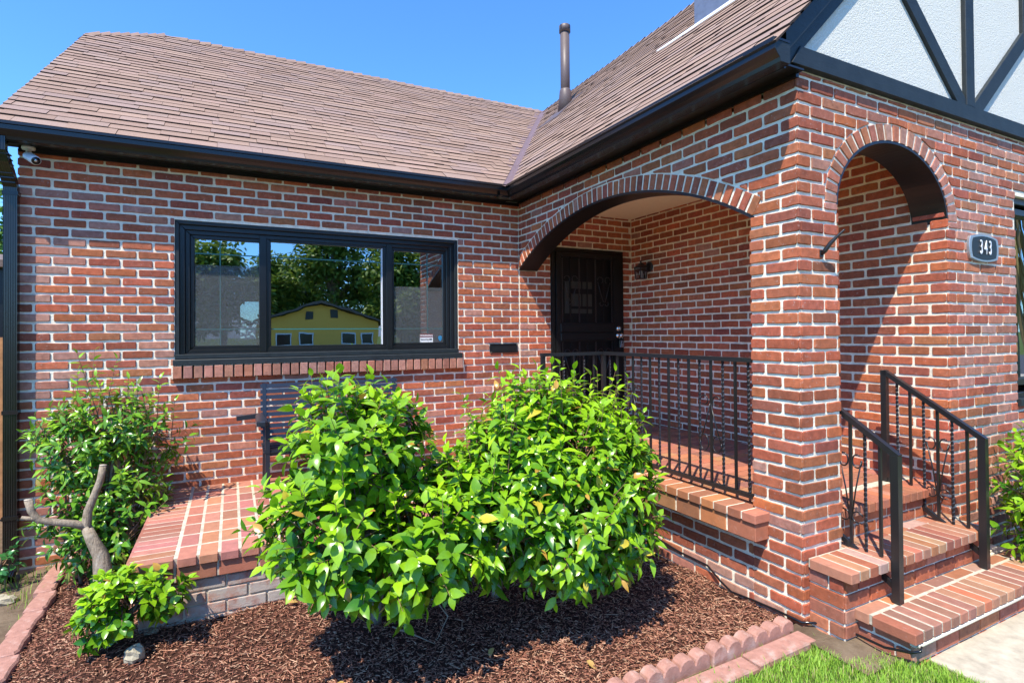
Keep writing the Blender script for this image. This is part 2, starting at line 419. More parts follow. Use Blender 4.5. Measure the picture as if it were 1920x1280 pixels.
# wall B
mb=MB(); 
slab(mb,mBm,.0,2.95,-.0,1.60,.21,arch=(.0,2.95,extB_r(RI)))
slab(mb,mBm,2.95,3.045,.69,1.60,.21)
def moodB(u,z,r):
    if z<-1.25 and r.random()<.5: return 1
    return 0
lay(mb,mBm,0.0,3.255,.6052,TOPZ,ext=ext_B,seed=5,ends=(0,1),phase=.0675,mood=moodB,cid=(None,1))
lowB=MB(); slab(lowB,mBm,0.0,2.95,-1.9,-1.09,.21)
lay(lowB,mBm,0.0,2.95,-1.9,-1.19,seed=6,phase=.03,mood=lambda u,z,r:(1 if z<-1.42 and r.random()<.7 else 0))
lw=lowB.obj('wall',house); lw['label']='low brick wall under the porch coping'
# voussoirs of B
n=44; a0=math.asin((0.012-RYC)/RI); a1=math.asin((2.975-RYC)/RI)
for i in range(n):
    r=random.Random(500+i); p=a0+(a1-a0)*(i+.14)/n; q=a0+(a1-a0)*(i+.86)/n
    r0=RI+.004; r1=RI+.110+r.uniform(-.003,.003)
    P=lambda a,R:(RYC+R*sin(a),RZ+R*cos(a))
    ol=[P(p,r0),P(q,r0),P(q,r1),P(p,r1)]
    if ol[0][0]<.0: continue
    ol=[(max(.004,a),b) for a,b in ol]
    extr(mb,mBm,ol,-.003,.006+r.uniform(0,.002),BRICK,brick_col(r),.002)
wallB=mb.obj('wall',house); wallB['label']='porch side wall with the wide flat arch'
# pillar: left face, front face, inner face
mb=MB(); box(mb,(0,-3.255,-1.9),(.335,-2.95,.688),MORTAR)
lay(mb,mBm,2.951,3.255,-1.75,.6052,ext=None,seed=5,ends=(1,1),phase=.0675,mood=moodB,cid=(None,1))
lay(mb,mCm,0.0,.335,-1.75,.6765,seed=5,ends=(1,1),phase=.10625,mood=moodB,cid=(1,None))
lay(mb,mPi,-3.255,-2.95,-1.03,.70,seed=8,ends=(1,1))
mb.obj('pillar',house)
# wall C
mb=MB()
slab(mb,mCm,0.0,4.9,.69,1.50,.21,rects=[(2.47,4.2,-.53,1.0)],arch=(CXA-CRX-.002,CXA+CRX+.002,lambda u:max(.69,ell(u,CRX,CRZ))))
slab(mb,mCm,1.524,4.9,-1.9,.6899,.3,rects=[(2.47,4.2,-.53,.71)])
def moodC(u,z,r):
    if r.random()<.38: return 1
    return 2 if r.random()<.5 else 0
lay(mb,mCm,0.0,4.9,.6765,1.415,rects=[(2.47,4.2,-.53,1.0)],ext=ext_C,seed=5,ends=(1,0),phase=.10625,cid=(1,None),mood=lambda u,z,r: moodC(u,z,r) if u>.8 else (2 if r.random()<.4 else 0))
lay(mb,mCm,1.52,4.9,-1.75,.6765,rects=[(2.47,4.2,-.53,1.0)],seed=9,ends=(1,0),phase=.13875,mood=moodC,cid=(2,None))
n=25
for i in range(n):
    r=random.Random(800+i)
    def P(t,k): a=pi*(1-t/n); return (CXA+(CRX+k)*cos(a),CZ0+(CRZ+k)*sin(a))
    p=i+.14; q=i+.86; k0=.003; k1=.102+r.uniform(-.003,.003)
    ol=[P(p,k0),P(q,k0),P(q,k1),P(p,k1)]
    extr(mb,mCm,ol,-.003,.006+r.uniform(0,.002),BRICK,brick_col(r,2 if i<14 else 1),.002)
for (a_,b_) in ((.222,.330),(1.540,1.644)): extr(mb,mCm,outline_rect(random.Random(4),a_,b_,.684,.719),-.003,.009,BRICK,brick_col(random.Random(9)),.0035)
wallC=mb.obj('wall',house); wallC['label']='gable front wall with the small round arch'
# inner porch wall D
mb=MB(); slab(mb,mDm,0.0,3.2525,-1.3,1.34,.2)
lay(mb,mDm,0.0,3.255,-1.30,1.345,seed=11,phase=.0675,ends=(0,1),cid=(None,2))
wd=mb.obj('wall',house); wd['label']='inner porch wall behind the arches'
# arch liners
def liner(name, mp, pts, th, depth0, depth1, lab):
    mb=MB()
    for (a,b) in zip(pts,pts[1:]):
        a=Vector(a); b=Vector(b)
        v=[mp(a.x,a.y,depth0),mp(b.x,b.y,depth0),mp(b.x,b.y,depth1),mp(a.x,a.y,depth1)]
        def dn(p,q,k): 
            d=(q-p).normalized(); nn=Vector((d.y,-d.x))*th; return nn
        na=dn(a,b,0); nb=na
        v2=[mp(a.x+na.x,a.y+na.y,depth0),mp(b.x+nb.x,b.y+nb.y,depth0),mp(b.x+nb.x,b.y+nb.y,depth1),mp(a.x+na.x,a.y+na.y,depth1)]
        hexa(mb,v+v2,LINER)
    o=mb.obj(name,house); return o
pts=[(RYC+(RI+.002)*sin(a0+(a1-a0)*i/40),RZ+(RI+.002)*cos(a0+(a1-a0)*i/40)) for i in range(41)]
liner('arch_liner',mBm,pts,.018,-.214,.004,'')
pts=[(CXA-(CRX+.002)*cos(pi*i/40),CZ0+(CRZ+.002)*sin(pi*i/40)) for i in range(41)]
liner('arch_liner',mCm,pts,.016,-.214,.002,'')
# porch ceiling and floor
mb=MB(); box(mb,(.0,-3.06,1.343),(XD,0.0,1.37),CREAM); mb.obj('porch_ceiling',house)
mb=MB(); box(mb,(.02,-3.20,-1.5),(XD,-.0,-1.041),PMORT)
r=random.Random(77); y=-.02; row=0
while y>-2.95:
    x=.10+(.106 if row%2 else 0)-.212
    while x<XD:
        a=max(.105,x); b=min(XD-.004,x+.202)
        if b-a>.03: extr(mb,top(-1.0445),outline_rect(r,a,b,y-.094,y,.001,.002),-.002,.010+r.uniform(0,.0015),PAVER,(lambda c:(c[0]*.95+.02,c[1]*1.2+.02,c[2]*1.3+.02))(brick_col(r)),.002)
        x+=.212
    y-=.105; row+=1
# nosing course at the porch front
x=.345
while x<1.50:
    extr(mb,lambda u,v,d:(u,v,-1.084+d),outline_rect(r,x,min(x+.062,1.515),-3.235,-3.035,.001,.003),0,.052,PAVER,brick_col(r,2),.004); x+=.074
mb.obj('porch_floor',house)
# coping on wall B
mb=MB(); r=random.Random(91)
box(mb,(-.119,-3.05,-1.080),(.04,-.0,-1.0375),MORTAR); box(mb,(-.106,-3.04,-1.186),(.0,-.0,-1.0801),MORTAR)
y=-3.055
while y<-.1:
    extr(mb,lambda u,v,d:(u,v,-1.083+d),outline_rect(r,-.125,.095,y,y+.092,.001,.003),0,.049,PAVER,(lambda c:(c[0]*1.05,c[1]*1.4,c[2]*1.5))(brick_col(r)),.004); y+=.103
y=-3.045
while y<-.1:
    extr(mb,mBm,outline_rect(r,-y-.198,-y,-1.19,-1.088,.001,.003),0,.112,PAVER,(lambda c:(c[0]*1.05,c[1]*1.4,c[2]*1.5))(brick_col(r)),.004); y+=.211
mb.obj('coping',house)

# ---- roofs
MAs,MBs=.695,.985; XR=2.25; ZR=1.5+MBs*(XR+.25); YR=-.25+(ZR-1.5)/MAs
def clip(poly, nx, ny, c):          # keep nx*x+ny*y<=c
    out=[]
    for i in range(len(poly)):
        p=poly[i-1]; q=poly[i]; dp=nx*p[0]+ny*p[1]-c; dq=nx*q[0]+ny*q[1]-c
        if (dp<=0)!=(dq<=0):
            t=dp/(dp-dq); out.append((p[0]+(q[0]-p[0])*t,p[1]+(q[1]-p[1])*t))
        if dq<=0: out.append(q)
    return out
def shing_col(r,row,n):
    g=r.random(); b=[(.345,.235,.180),(.36,.245,.195),(.325,.22,.17),(.345,.245,.20),(.33,.235,.20),(.37,.255,.195)][int(g*6)]
    k=(.93+.14*r.random())*.9; return tuple(v*k for v in b)
def shingle_plane(name, e0, axis, m, u0, u1, rise_to, clips, seed, label):
    """plan coords: u along eave, o = distance inwards from eave line. axis 'A': (u=x,o=y+.25); 'B': (u=y,o=x+.25)"""
    mb=MB(); L=sqrt(1+m*m); expo=.118; rows=int((rise_to)*L/expo)+1
    if axis=='A': P=lambda u,o,d:(u,-.25+o-d*m/L, 1.5+m*o+d/L)
    else: P=lambda u,o,d:(-.25+o-d*m/L,u,1.5+m*o+d/L)
    for k in range(rows):
        o0=(k*expo-.012)/L; o1=((k+1)*expo+.02)/L
        if k==0: o0=-.035
        r=random.Random(seed+k*7); u=u0-.3+r.uniform(0,.2); base=0
        while u<u1:
            wd_=r.choice((.165,.33,.32,.30,.33,.30)); rr=random.Random(seed*3+k*97+int(u*50))
            poly=[(u+.001,o0),(u+wd_-.0015,o0),(u+wd_-.0015,o1),(u+.001,o1)]
            for (nx,ny,c) in clips:
                if poly: poly=clip(poly,nx,ny,c)
            if len(poly)>=3:
                th=.0085 if rr.random()<.5 else .0045
                cc=shing_col(rr,k,u)
                n=len(poly); tt=lambda o: th+.005 - (o-o0)/(o1-o0)*.010
                vs=[P(a,o,-.004) for a,o in poly]+[P(a,o,tt(o)) for a,o in poly]
                fs=[(i,(i+1)%n,(i+1)%n+n,i+n) for i in range(n)]+[tuple(range(n,2*n))]
                ax=1 if axis=='A' else -1
                if ax<0: fs=[f[::-1] for f in fs]
                mb.add(vs,fs[-1:],SHING,cc); mb.add(vs,fs[:-1],SHING,(.045,.035,.032))  # near-black tab edges: asphalt, with the shadow line under the butt painted in
            u+=wd_
    mb.obj(name,house)['label']=label
vx=XR+.25; vy=YR+.25     # valley in (x+.25, y+.25): from 0,0 to vx,vy
# A: u=x,o=y+.25 ; keep left of valley: (x+.25)*vy - o*vx <= -gap
gap=.07
XL=-4.22; HX,HY,=-4.17,2.57
hipo=HY+.25; ro=YR+.25
# hip from (XL,hipo) to (-3.52,ro): keep below the line
dx=(-3.52-XL); dy=ro-hipo; nx,ny=-dy,dx; cc_=nx*XL+ny*hipo
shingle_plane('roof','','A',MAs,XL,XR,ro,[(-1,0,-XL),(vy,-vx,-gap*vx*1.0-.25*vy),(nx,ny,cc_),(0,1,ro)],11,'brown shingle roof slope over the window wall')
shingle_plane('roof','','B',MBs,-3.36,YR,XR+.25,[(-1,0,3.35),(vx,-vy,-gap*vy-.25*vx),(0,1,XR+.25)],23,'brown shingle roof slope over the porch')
# deck under shingles, other slopes
mb=MB()
def rA(x,y,d=0): return (x,y,1.5+MAs*(y+.25)+d)
def rB(x,y,d=0): return (x,y,1.5+MBs*(x+.25)+d)
D=-.012
mb.add([rA(XL,-.25,D),rA(-.25,-.25,D),rA(XR,YR,D),rA(-3.52,YR,D),rA(XL,HY,D)],[(0,1,2,3,4)],ROOFD)
mb.add([rB(-.25,-.25,D),rB(-.25,-3.34,D),rB(XR,-3.34,D),rB(XR,YR,D)],[(0,1,2,3)],ROOFD)
mb.add([(XR,-3.34,ZR+D),(XR,9,ZR+D),(5.0,9,1.3),(5.0,-3.34,1.3)],[(0,1,2,3)],ROOFD)
mb.add([(XR,YR,ZR+D),(XR,9,ZR+D),(-.6,9,1.2),(-.6,YR+2,1.2)],[(0,1,2,3)],ROOFD)
mb.add([(-3.52,YR,ZR+D),(XR,YR,ZR+D),(XR,YR*2+.3,1.4),(XL,YR*2+.3,1.4),(XL,2*YR-HY,1.5+MAs*(HY+.25)+D)],[(0,1,2,3,4)],ROOFD)
mb.add([rA(XL,HY,D),(XL,2*YR-HY,1.5+MAs*(HY+.25)+D),(-3.52,YR,ZR+D)],[(0,1,2)],ROOFD)
mb.obj('roof_deck',house)
# left gable end wall
mb=MB(); XW=-4.12
mb.add([(XW,0,-2),(XW,0,1.45),rA(XW,.0,-.03),rA(XW,HY,-.03),(XW,2*YR-HY,1.5+MAs*(HY+.25)-.03),(XW,YR*2,1.4),(XW,YR*2,-2)],[(0,1,2,3,4,5,6)],BRICK,(.3,.08,.05))
mb.add([(XW+.001,0,-2),(XW+.001,.05,-2),(XW+.001,.05,1.45),(XW+.001,0,1.45)],[(0,1,2,3)],MORTAR)
mb.obj('side_wall',house)
# valley flashing
mb=MB()
for t0,t1 in ((0,1),):
    n=6
    for i in range(n):
        s0=-.02+i/n*1.02; s1=-.02+(i+1)/n*1.02+.012
        for sgn in (1,-1):
            def pt(s,k):
                x=-.25+vx*s; y=-.25+vy*s
                q=Vector((-vy,vx)).normalized()*(.105*k)
                if sgn>0: return (x+q.x,y+q.y,1.5+MAs*(y+q.y+.25)+.006+.002*(i%2))
                return (x-q.x,y-q.y,1.5+MBs*(x-q.x+.25)+.006+.002*(i%2))
            def rib(s,dz=.0):
                x=-.25+vx*s; y=-.25+vy*s; return (x,y,1.5+MAs*(y+.25)+.022)
            q0,q1=pt(s0,.12),pt(s1,.12)
            mb.add([pt(s0,1),pt(s1,1),q1,q0],[(0,1,2,3)],VALLEY); mb.add([q0,q1,rib(s1),rib(s0)],[(0,1,2,3)],VALLEY)
mb.obj('valley_flashing',house)
# ridge caps
mb=MB()
def caps(a,b,dl,dr,w,seed,step=.135):
    a=Vector(a); b=Vector(b); d=(b-a); n=int(d.length/step); d.normalize(); r=random.Random(seed)
    dl=Vector(dl).normalized()*w; dr=Vector(dr).normalized()*w; up=Vector((0,0,1))
    for i in range(n):
        p=a+d*(i*step); q=p+d*(step*1.25); lift=.030+r.uniform(-.003,.006)
        cc=tuple(v*.85 for v in shing_col(r,0,0))
        v=[p+up*lift,q+up*.008,p+dl+up*(lift*.6),q+dl+up*.004,p+dr+up*(lift*.6),q+dr+up*.004,p,p+dl,p+dr]
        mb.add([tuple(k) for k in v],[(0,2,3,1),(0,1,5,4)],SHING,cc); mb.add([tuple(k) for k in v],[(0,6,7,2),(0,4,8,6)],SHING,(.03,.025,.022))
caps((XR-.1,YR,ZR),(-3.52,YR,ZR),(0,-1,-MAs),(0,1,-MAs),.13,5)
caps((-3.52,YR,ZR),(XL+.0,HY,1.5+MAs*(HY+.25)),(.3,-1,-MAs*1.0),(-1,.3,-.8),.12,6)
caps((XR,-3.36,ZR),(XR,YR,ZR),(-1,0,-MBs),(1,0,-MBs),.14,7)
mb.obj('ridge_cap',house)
# vent pipe
vp=Vector((1.48,1.354,1.5+MBs*(1.48+.25)))
mb=MB(); tube(mb,[vp-Vector((0,0,.1)),vp+Vector((0,0,1.07))],.066,PIPE,20)
tube(mb,[vp+Vector((0,0,1.05)),vp+Vector((0,0,1.14)),vp+Vector((0,0,1.15))],[.080,.080,.070],PIPE,20)
tube(mb,[vp+Vector((0,0,-.12)),vp+Vector((0,0,.22)),vp+Vector((0,0,.24))],[.115,.080,.070],PIPE,20)
for k in range(4):
    a=k*pi/2+.3; box(mb,(vp.x+.081*cos(a)-.006,vp.y+.081*sin(a)-.006,vp.z+1.08),(vp.x+.081*cos(a)+.006,vp.y+.081*sin(a)+.006,vp.z+1.135),DARKP)
mb.add([rB(1.18,1.10,.016),rB(1.18,1.62,.016),rB(1.62,1.62,.012),rB(1.62,1.10,.012)],[(0,3,2,1)],PIPE)
mb.obj('vent_pipe',house)
# metal chimney chase
mb=MB(); cx0,cx1,cy0,cy1=1.09,1.75,-2.35,-1.46
hexa(mb,[rB(cx0,cy0,-.05),rB(cx1,cy0,-.05),rB(cx1,cy1,-.05),rB(cx0,cy1,-.05),(cx0,cy0,4.5),(cx1,cy0,4.5),(cx1,cy1,4.5),(cx0,cy1,4.5)],GALV)
hexa(mb,[rB(cx0-.05,cy0-.1,.012),rB(cx0,cy0-.1,.012),rB(cx0,cy1+.55,.012),rB(cx0-.05,cy1+.35,.012),rB(cx0-.05,cy0-.1,.022),rB(cx0-.002,cy0-.1,.04),rB(cx0-.002,cy1+.5,.022),rB(cx0-.05,cy1+.35,.022)],WHITEM)
box(mb,(cx0-.02,cy0-.02,4.5),(cx1+.02,cy1+.02,4.56),PIPE)
mb.obj('chimney',house,.004)
# ---- gutter, soffit, fascia
prof=[(.165,1.478),(.165,1.372),(.238,1.372),(.243,1.392),(.262,1.410),(.280,1.432),(.281,1.462),(.292,1.466),(.292,1.488),(.276,1.488),(.274,1.478)]
for which in (0,1):
    mb=MB()
    for (p,q) in zip(prof,prof[1:]):
        if which==0: v=[(-4.36,-p[0],p[1]),(-p[0],-p[0],p[1]),(-q[0],-q[0],q[1]),(-4.36,-q[0],q[1])]
        else: v=[(-p[0],-p[0],p[1]),(-p[0],-3.335,p[1]+.008),(-q[0],-3.335,q[1]+.008),(-q[0],-q[0],q[1])]
        mb.add(v,[(0,1,2,3)],GUTM)
    if which==0:
        mb.add([(-4.36,-p[0],p[1]) for p in prof],[tuple(range(len(prof)))],GUTM)
        box(mb,(-.36,-.296,1.37),(-.33,-.16,1.378),GUTM)
    else:
        extr(mb,lambda u,v,d:(-u,-3.335-d,v+.008),[(a,b) for a,b in prof[:9]][::-1],0,.004,WOODB)
        box(mb,(-.28,-3.342,1.484),(-.17,-3.334,1.496),GUTM)
    g=mb.obj('gutter',house)
    s=g.modifiers.new('s','SOLIDIFY'); s.thickness=.0025
mb=MB()
box(mb,(-4.3,-.163,1.385),(-.163,-.0,1.395),BLACK); box(mb,(-4.36,-.163,1.37),(-.163,-.147,1.50),BLACK)
box(mb,(-.163,-3.30,1.3965),(-.0,.0,1.4065),BLACK); box(mb,(-.163,-3.30,1.378),(-.147,-.163,1.51),BLACK)
box(mb,(-4.12,-.024,1.352),(-.0,-.0,1.3845),BLACK); box(mb,(-.024,-3.27,1.372),(-.0,-.024,1.396),BLACK)
mb.obj('soffit',house)
# downspout
mb=MB()
dsp=[(-4.17,-.22,1.39),(-4.17,-.22,1.30),(-4.160,-.19,1.24),(-4.155,-.10,1.15),(-4.15,-.055,1.08),(-4.15,-.05,.9),(-4.15,-.05,-1.6),(-4.15,-.06,-1.64),(-4.15,-.16,-1.69)]
def rectpipe(mb,pts,wx,wy,mt,ribs=6):
    ol=[]; 
    for i in range(ribs*2+1): ol.append((-wx/2+wx*i/(ribs*2), -wy/2+(.003 if i%2 else 0)))
    ol+= [(wx/2,wy/2),(-wx/2,wy/2)]
    n=len(ol); vs=[]
    for i,p in enumerate(pts):
        p=Vector(p); d=(Vector(pts[min(i+1,len(pts)-1)])-Vector(pts[max(0,i-1)])).normalized()
        s=Vector((1,0,0)); u=s.cross(d).normalized()
        if u.y<0: u=-u
        for a,b in ol: vs.append(tuple(p+s*a+u*b))
    fs=[(i*n+k,i*n+(k+1)%n,(i+1)*n+(k+1)%n,(i+1)*n+k) for i in range(len(pts)-1) for k in range(n)]
    mb.add(vs,fs,mt)
rectpipe(mb,dsp,.078,.056,GUTM)
for z in (1.02,-.55,-1.3): box(mb,(-4.195,-.083,z),(-4.105,-.018,z+.028),GUTM)
for k in range(7): 
    t=k/6; z=1.27-.17*t; yy=-.20+.13*t; box(mb,(-4.20,yy-.035,z),(-4.115,yy+.03,z+.008),GUTM)
mb.obj('downspout',house)
# ---- gable: stucco, timbers, rake boards
mb=MB(); YG=-3.262
zr=lambda x: 1.5+MBs*(x+.25) if x<=XR else ZR-(x-XR)*1.0
extr(mb,lambda u,v,d:(u,YG-d,v),[(0.0,1.445),(4.6,1.445),(4.6,1.50),(XR,ZR-.03),(0.0,zr(0)-.03)],-.10,0,STUC)
mb.obj('gable_wall',house)
mb=MB(); T=lambda u,v,d:(u,YG-d,v)
extr(mb,T,[(-.092,1.425),(4.7,1.425),(4.7,1.530),(-.015,1.530)],-.02,.034,WOODB,bev=.004)
def beam(mb,a,b,w,d,jig=0):
    a=Vector(a); b=Vector(b); n=(b-a).normalized(); n=Vector((-n.y,n.x))*w/2
    extr(mb,T,[tuple(a-n),tuple(b-n),tuple(b+n),tuple(a+n)],-.02,d,WOODB,bev=.004)
beam(mb,(1.785,1.531),(1.785,3.3),.110,.028)
beam(mb,(1.735,1.50),(.76,2.36),.105,.022)
beam(mb,(1.85,1.50),(2.62,2.20),.105,.024)
beam(mb,(2.64,2.17),(2.64,3.4),.115,.026)
beam(mb,(.945,2.20),(.945,2.60),.10,.018)
mb.obj('timber_frame',house)
mb=MB()
for (dt,db,y0,y1) in ((-.02,-.135,-3.285,-3.318),(-.10,-.235,-3.26,-3.2855)):
    xa=-.165 if dt>-.05 else -.10
    v=[]
    for (x,y) in ((xa,y0),(XR,y0),(XR,y1),(xa,y1)): v.append((x,y,zr(x)+db))
    for (x,y) in ((xa,y0),(XR,y0),(XR,y1),(xa,y1)): v.append((x,y,zr(x)+dt))
    hexa(mb,v,WOODB)
    v=[]
    for (x,y) in ((XR,y0),(4.9,y0),(4.9,y1),(XR,y1)): v.append((x,y,zr(x)+db))
    for (x,y) in ((XR,y0),(4.9,y0),(4.9,y1),(XR,y1)): v.append((x,y,zr(x)+dt))
    hexa(mb,v,WOODB)
mb.obj('rake_board',house)
# ---- interior room
mb=MB()
rx0,rx1,ry0,ry1,rz0,rz1=-4.0,-.1,.26,4.2,-1.03,1.38
def inq(vs): mb.add(vs,[(0,1,2,3)],WALLI)
inq([(rx0,ry0,rz0),(rx1,ry0,rz0),(rx1,ry1,rz0),(rx0,ry1,rz0)]); inq([(rx0,ry0,rz1),(rx1,ry0,rz1),(rx1,ry1,rz1),(rx0,ry1,rz1)])
inq([(rx0,ry0,rz0),(rx0,ry1,rz0),(rx0,ry1,rz1),(rx0,ry0,rz1)]); inq([(rx1,ry0,rz0),(rx1,ry1,rz0),(rx1,ry1,rz1),(rx1,ry0,rz1)])
wx0,wx1,wz0,wz1=-2.62,-2.22,-.05,.62
for (a,b,c,d) in ((rx0,wx0,rz0,rz1),(wx1,rx1,rz0,rz1),(wx0,wx1,rz0,wz0),(wx0,wx1,wz1,rz1)):
    box(mb,(a,ry1,c),(b,ry1+.1,d),WALLI)
mb.obj('interior_room',house)
mb=MB(); box(mb,(wx0,ry1-.05,wz1-.10),(wx1,ry1-.02,wz1),WHITEM); mb.obj('roller_blind',house)
mb=MB(); box(mb,(wx0-.03,ry1-.03,wz0-.06),(wx1+.03,ry1-.01,wz0),WHITEM); mb.obj('kitchen_sill',house)
mb=MB(); box(mb,(-3.2,1.9,1.02),(-2.3,2.1,1.06),WHITEM)
mb.obj('ceiling_light',house)
mb=MB()   # room behind the gable window and porch backs: closes the house
box(mb,(1.72,-2.95,-1.1),(4.7,-.3,-1.03),WALLI); box(mb,(1.72,-.3,-1.1),(4.7,-.25,1.4),WALLI); box(mb,(4.65,-2.95,-1.1),(4.7,-.3,1.4),WALLI)
box(mb,(1.74,-2.95,1.36),(4.7,-.3,1.40),WALLI); box(mb,(1.725,-2.95,-1.1),(1.74,-.3,1.4),WALLI)
mb.add([(4.9,-3.25,-1.9),(4.9,8,-1.9),(4.9,8,1.5),(4.9,-3.25,1.5)],[(0,1,2,3)],BRICK,(.3,.08,.05))
mb.obj('side_room',house)

# ---- wide window
win=MB()
def winframe(mb,mp,x0,x1,z0,z1,w,d0,d1,mt,bev=.004):
    for ol in ([(x0,z0),(x1,z0),(x1-w,z0+w),(x0+w,z0+w)],[(x1,z0),(x1,z1),(x1-w,z1-w),(x1-w,z0+w)],[(x1,z1),(x0,z1),(x0+w,z1-w),(x1-w,z1-w)],[(x0,z1),(x0,z0),(x0+w,z0+w),(x0+w,z1-w)]):
        extr(mb,mp,ol,d0,d1,mt,bev=bev)
X0,X1,Z0,Z1=WINR
winframe(win,mA,X0+.002,X1-.002,Z0+.002,Z1-.002,.030,-.20,-.004,WOODB)
winframe(win,mA,X0+.031,X1-.031,Z0+.05,Z1-.031,.040,-.20,-.030,BLACK)
wo_=win.obj('window',house); wo_['label']='wide three-part black window'
mb=MB(); extr(mb,lambda u,v,d:(u,-v,d),[(X0-.01,-.10),(X1+.025,-.10),(X1+.025,.058),(X0-.01,.058)],Z0-.002,Z0+.045,WOODB,bev=.006)
extr(mb,mA,[(X0+.0,Z0+.046),(X1-.0,Z0+.046),(X1,Z0+.085),(X0,Z0+.085)],-.2,.012,WOODB,bev=.006)
mb.obj('window_sill',wo_)
mb=MB(); winframe(mb,mA,X0+.072,X1-.072,Z0+.088,Z1-.072,.034,-.18,-.050,BLACK)
winframe(mb,mA,X0+.107,-2.49,Z0+.122,Z1-.107,.030,-.16,-.066,BLACK)      # left sash
winframe(mb,mA,-1.365,X1-.107,Z0+.122,Z1-.107,.030,-.16,-.066,BLACK)     # right sash
extr(mb,mA,[(-2.525,Z0+.09),(-2.468,Z0+.09),(-2.468,Z1-.08),(-2.525,Z1-.08)],-.17,-.040,BLACK,bev=.004)
extr(mb,mA,[(-1.415,Z0+.09),(-1.358,Z0+.09),(-1.358,Z1-.08),(-1.415,Z1-.08)],-.17,-.040,BLACK,bev=.004)
winframe(mb,mA,-2.469,-1.414,Z0+.105,Z1-.085,.038,-.15,-.058,BLACK)
mb.obj('window_frame',wo_)
for (a,b,c,d) in ((X0+.13,-2.515,Z0+.145,Z1-.13),(-2.44,-1.445,Z0+.135,Z1-.115),(-1.34,X1-.13,Z0+.145,Z1-.13)):
    mb=MB(); mb.add([(a,.085,c),(b,.085,c),(b,.085,d),(a,.085,d)],[(0,1,2,3)],GLASS); mb.obj('pane',wo_)
for (a,b) in ((X0+.13,-2.515),(-1.34,X1-.13)):
    mb=MB(); z=Z0+.145; mb.add([(a,.075,z),(b,.075,z),(b,.075,Z0+.83 if a<-2 else Z0+.70),(a,.075,Z0+.83 if a<-2 else Z0+.70)],[(0,1,2,3)],SCREEN); mb.obj('insect_screen',wo_)
mb=MB()
for (a,b,c,d) in ((X0+.13,-2.515,Z0+.145,Z1-.13),(-2.44,-1.445,Z0+.135,Z1-.115),(-1.34,X1-.13,Z0+.145,Z1-.13)):
    for z in (Z0+.285,Z1-.26): box(mb,(a,.079,z),(b,.083,z+.009),TEAL)
for xx in (X0+.32,X1-.30): box(mb,(xx,.0785,Z0+.145),(xx+.008,.0825,Z1-.13),TEAL)
box(mb,(-1.456,.06,Z0+.14),(-1.444,.083,Z1-.12),WHITEM)
mb.obj('grille_bar',wo_)
# security sticker
def text_mesh(s, size, ext=.001, bold=0, ls=1.0):
    cu=bpy.data.curves.new('t','FONT'); cu.body=s; cu.size=size; cu.extrude=ext; cu.offset=bold; cu.align_x='CENTER'; cu.align_y='CENTER'; cu.space_line=ls; cu.space_character=1.6 if s=='343' else 1.08
    o=bpy.data.objects.new('t',cu); C.objects.link(o); bpy.context.view_layer.update()
    me=bpy.data.meshes.new_from_object(o.evaluated_get(bpy.context.evaluated_depsgraph_get())); bpy.data.objects.remove(o); return me
def put_text(name, s, size, loc, mt, parent, bold=0, ext=.0008, sx=1):
    me=text_mesh(s,size,ext,bold); me.materials.clear(); me.materials.append(mt)
    for v in me.vertices:
        c=v.co.copy(); v.co=Vector((loc[0]+c.x*sx, loc[1]-c.z, loc[2]+c.y))
    me.name=name; o=bpy.data.objects.new(name,me); C.objects.link(o); adopt(o,parent); return o
st=thing('warning_sticker',(-1.01,.07,-.06),'small white and red WARNING security sticker on right window pane','sticker')
mb=MB(); box(mb,(-1.077,.0705,-.105),(-.943,.0725,.0),STK); mb.obj('sticker_panel',st)
mb=MB(); box(mb,(-1.077,.0695,-.032),(-.943,.0708,.001),STR); mb.obj('sticker_band',st)
put_text('lettering','WARNING',.026,(-1.01,.0688,-.016),STK,st,.0006,.0004)
put_text('lettering','Security',.024,(-1.03,.0697,-.053),INK,st,.0004,.0004)
put_text('lettering','Cameras In Use',.019,(-1.01,.0697,-.085),INK,st,.0004,.0004)
mb=MB(); box(mb,(-.982,.0692,-.060),(-.955,.0702,-.046),INK); mb.obj('camera_symbol',st)
mb=MB(); extr(mb,lambda u,v,d:(u,.072-d,v),[(-.885,-.055),(-.868,-.075),(-.851,-.055),(-.848,-.025),(-.868,-.015),(-.888,-.025)],0,.001,STB)
tag(mb.obj('shield_sticker'),'tiny blue shield sticker beside the warning sticker on the pane','sticker')
# ---- gable front window
mb=MB(); winframe(mb,mCm,2.472,4.198,-.53,1.0,.05,-.20,-.03,BLACK); winframe(mb,mCm,2.52,4.15,-.43,.93,.05,-.2,-.06,BLACK)
w2=mb.obj('window',house); w2['label']='front window right of the house number'
mb=MB(); extr(mb,mCm,[(2.46,-.57),(4.21,-.57),(4.21,-.52),(2.46,-.52)],-.2,.03,WOODB,bev=.004); mb.obj('window_sill',w2)
mb=MB(); mb.add([mCm(2.56,-.40,-.10),mCm(4.12,-.40,-.10),mCm(4.12,.90,-.10),mCm(2.56,.90,-.10)],[(0,1,2,3)],GLASS); mb.obj('pane',w2)
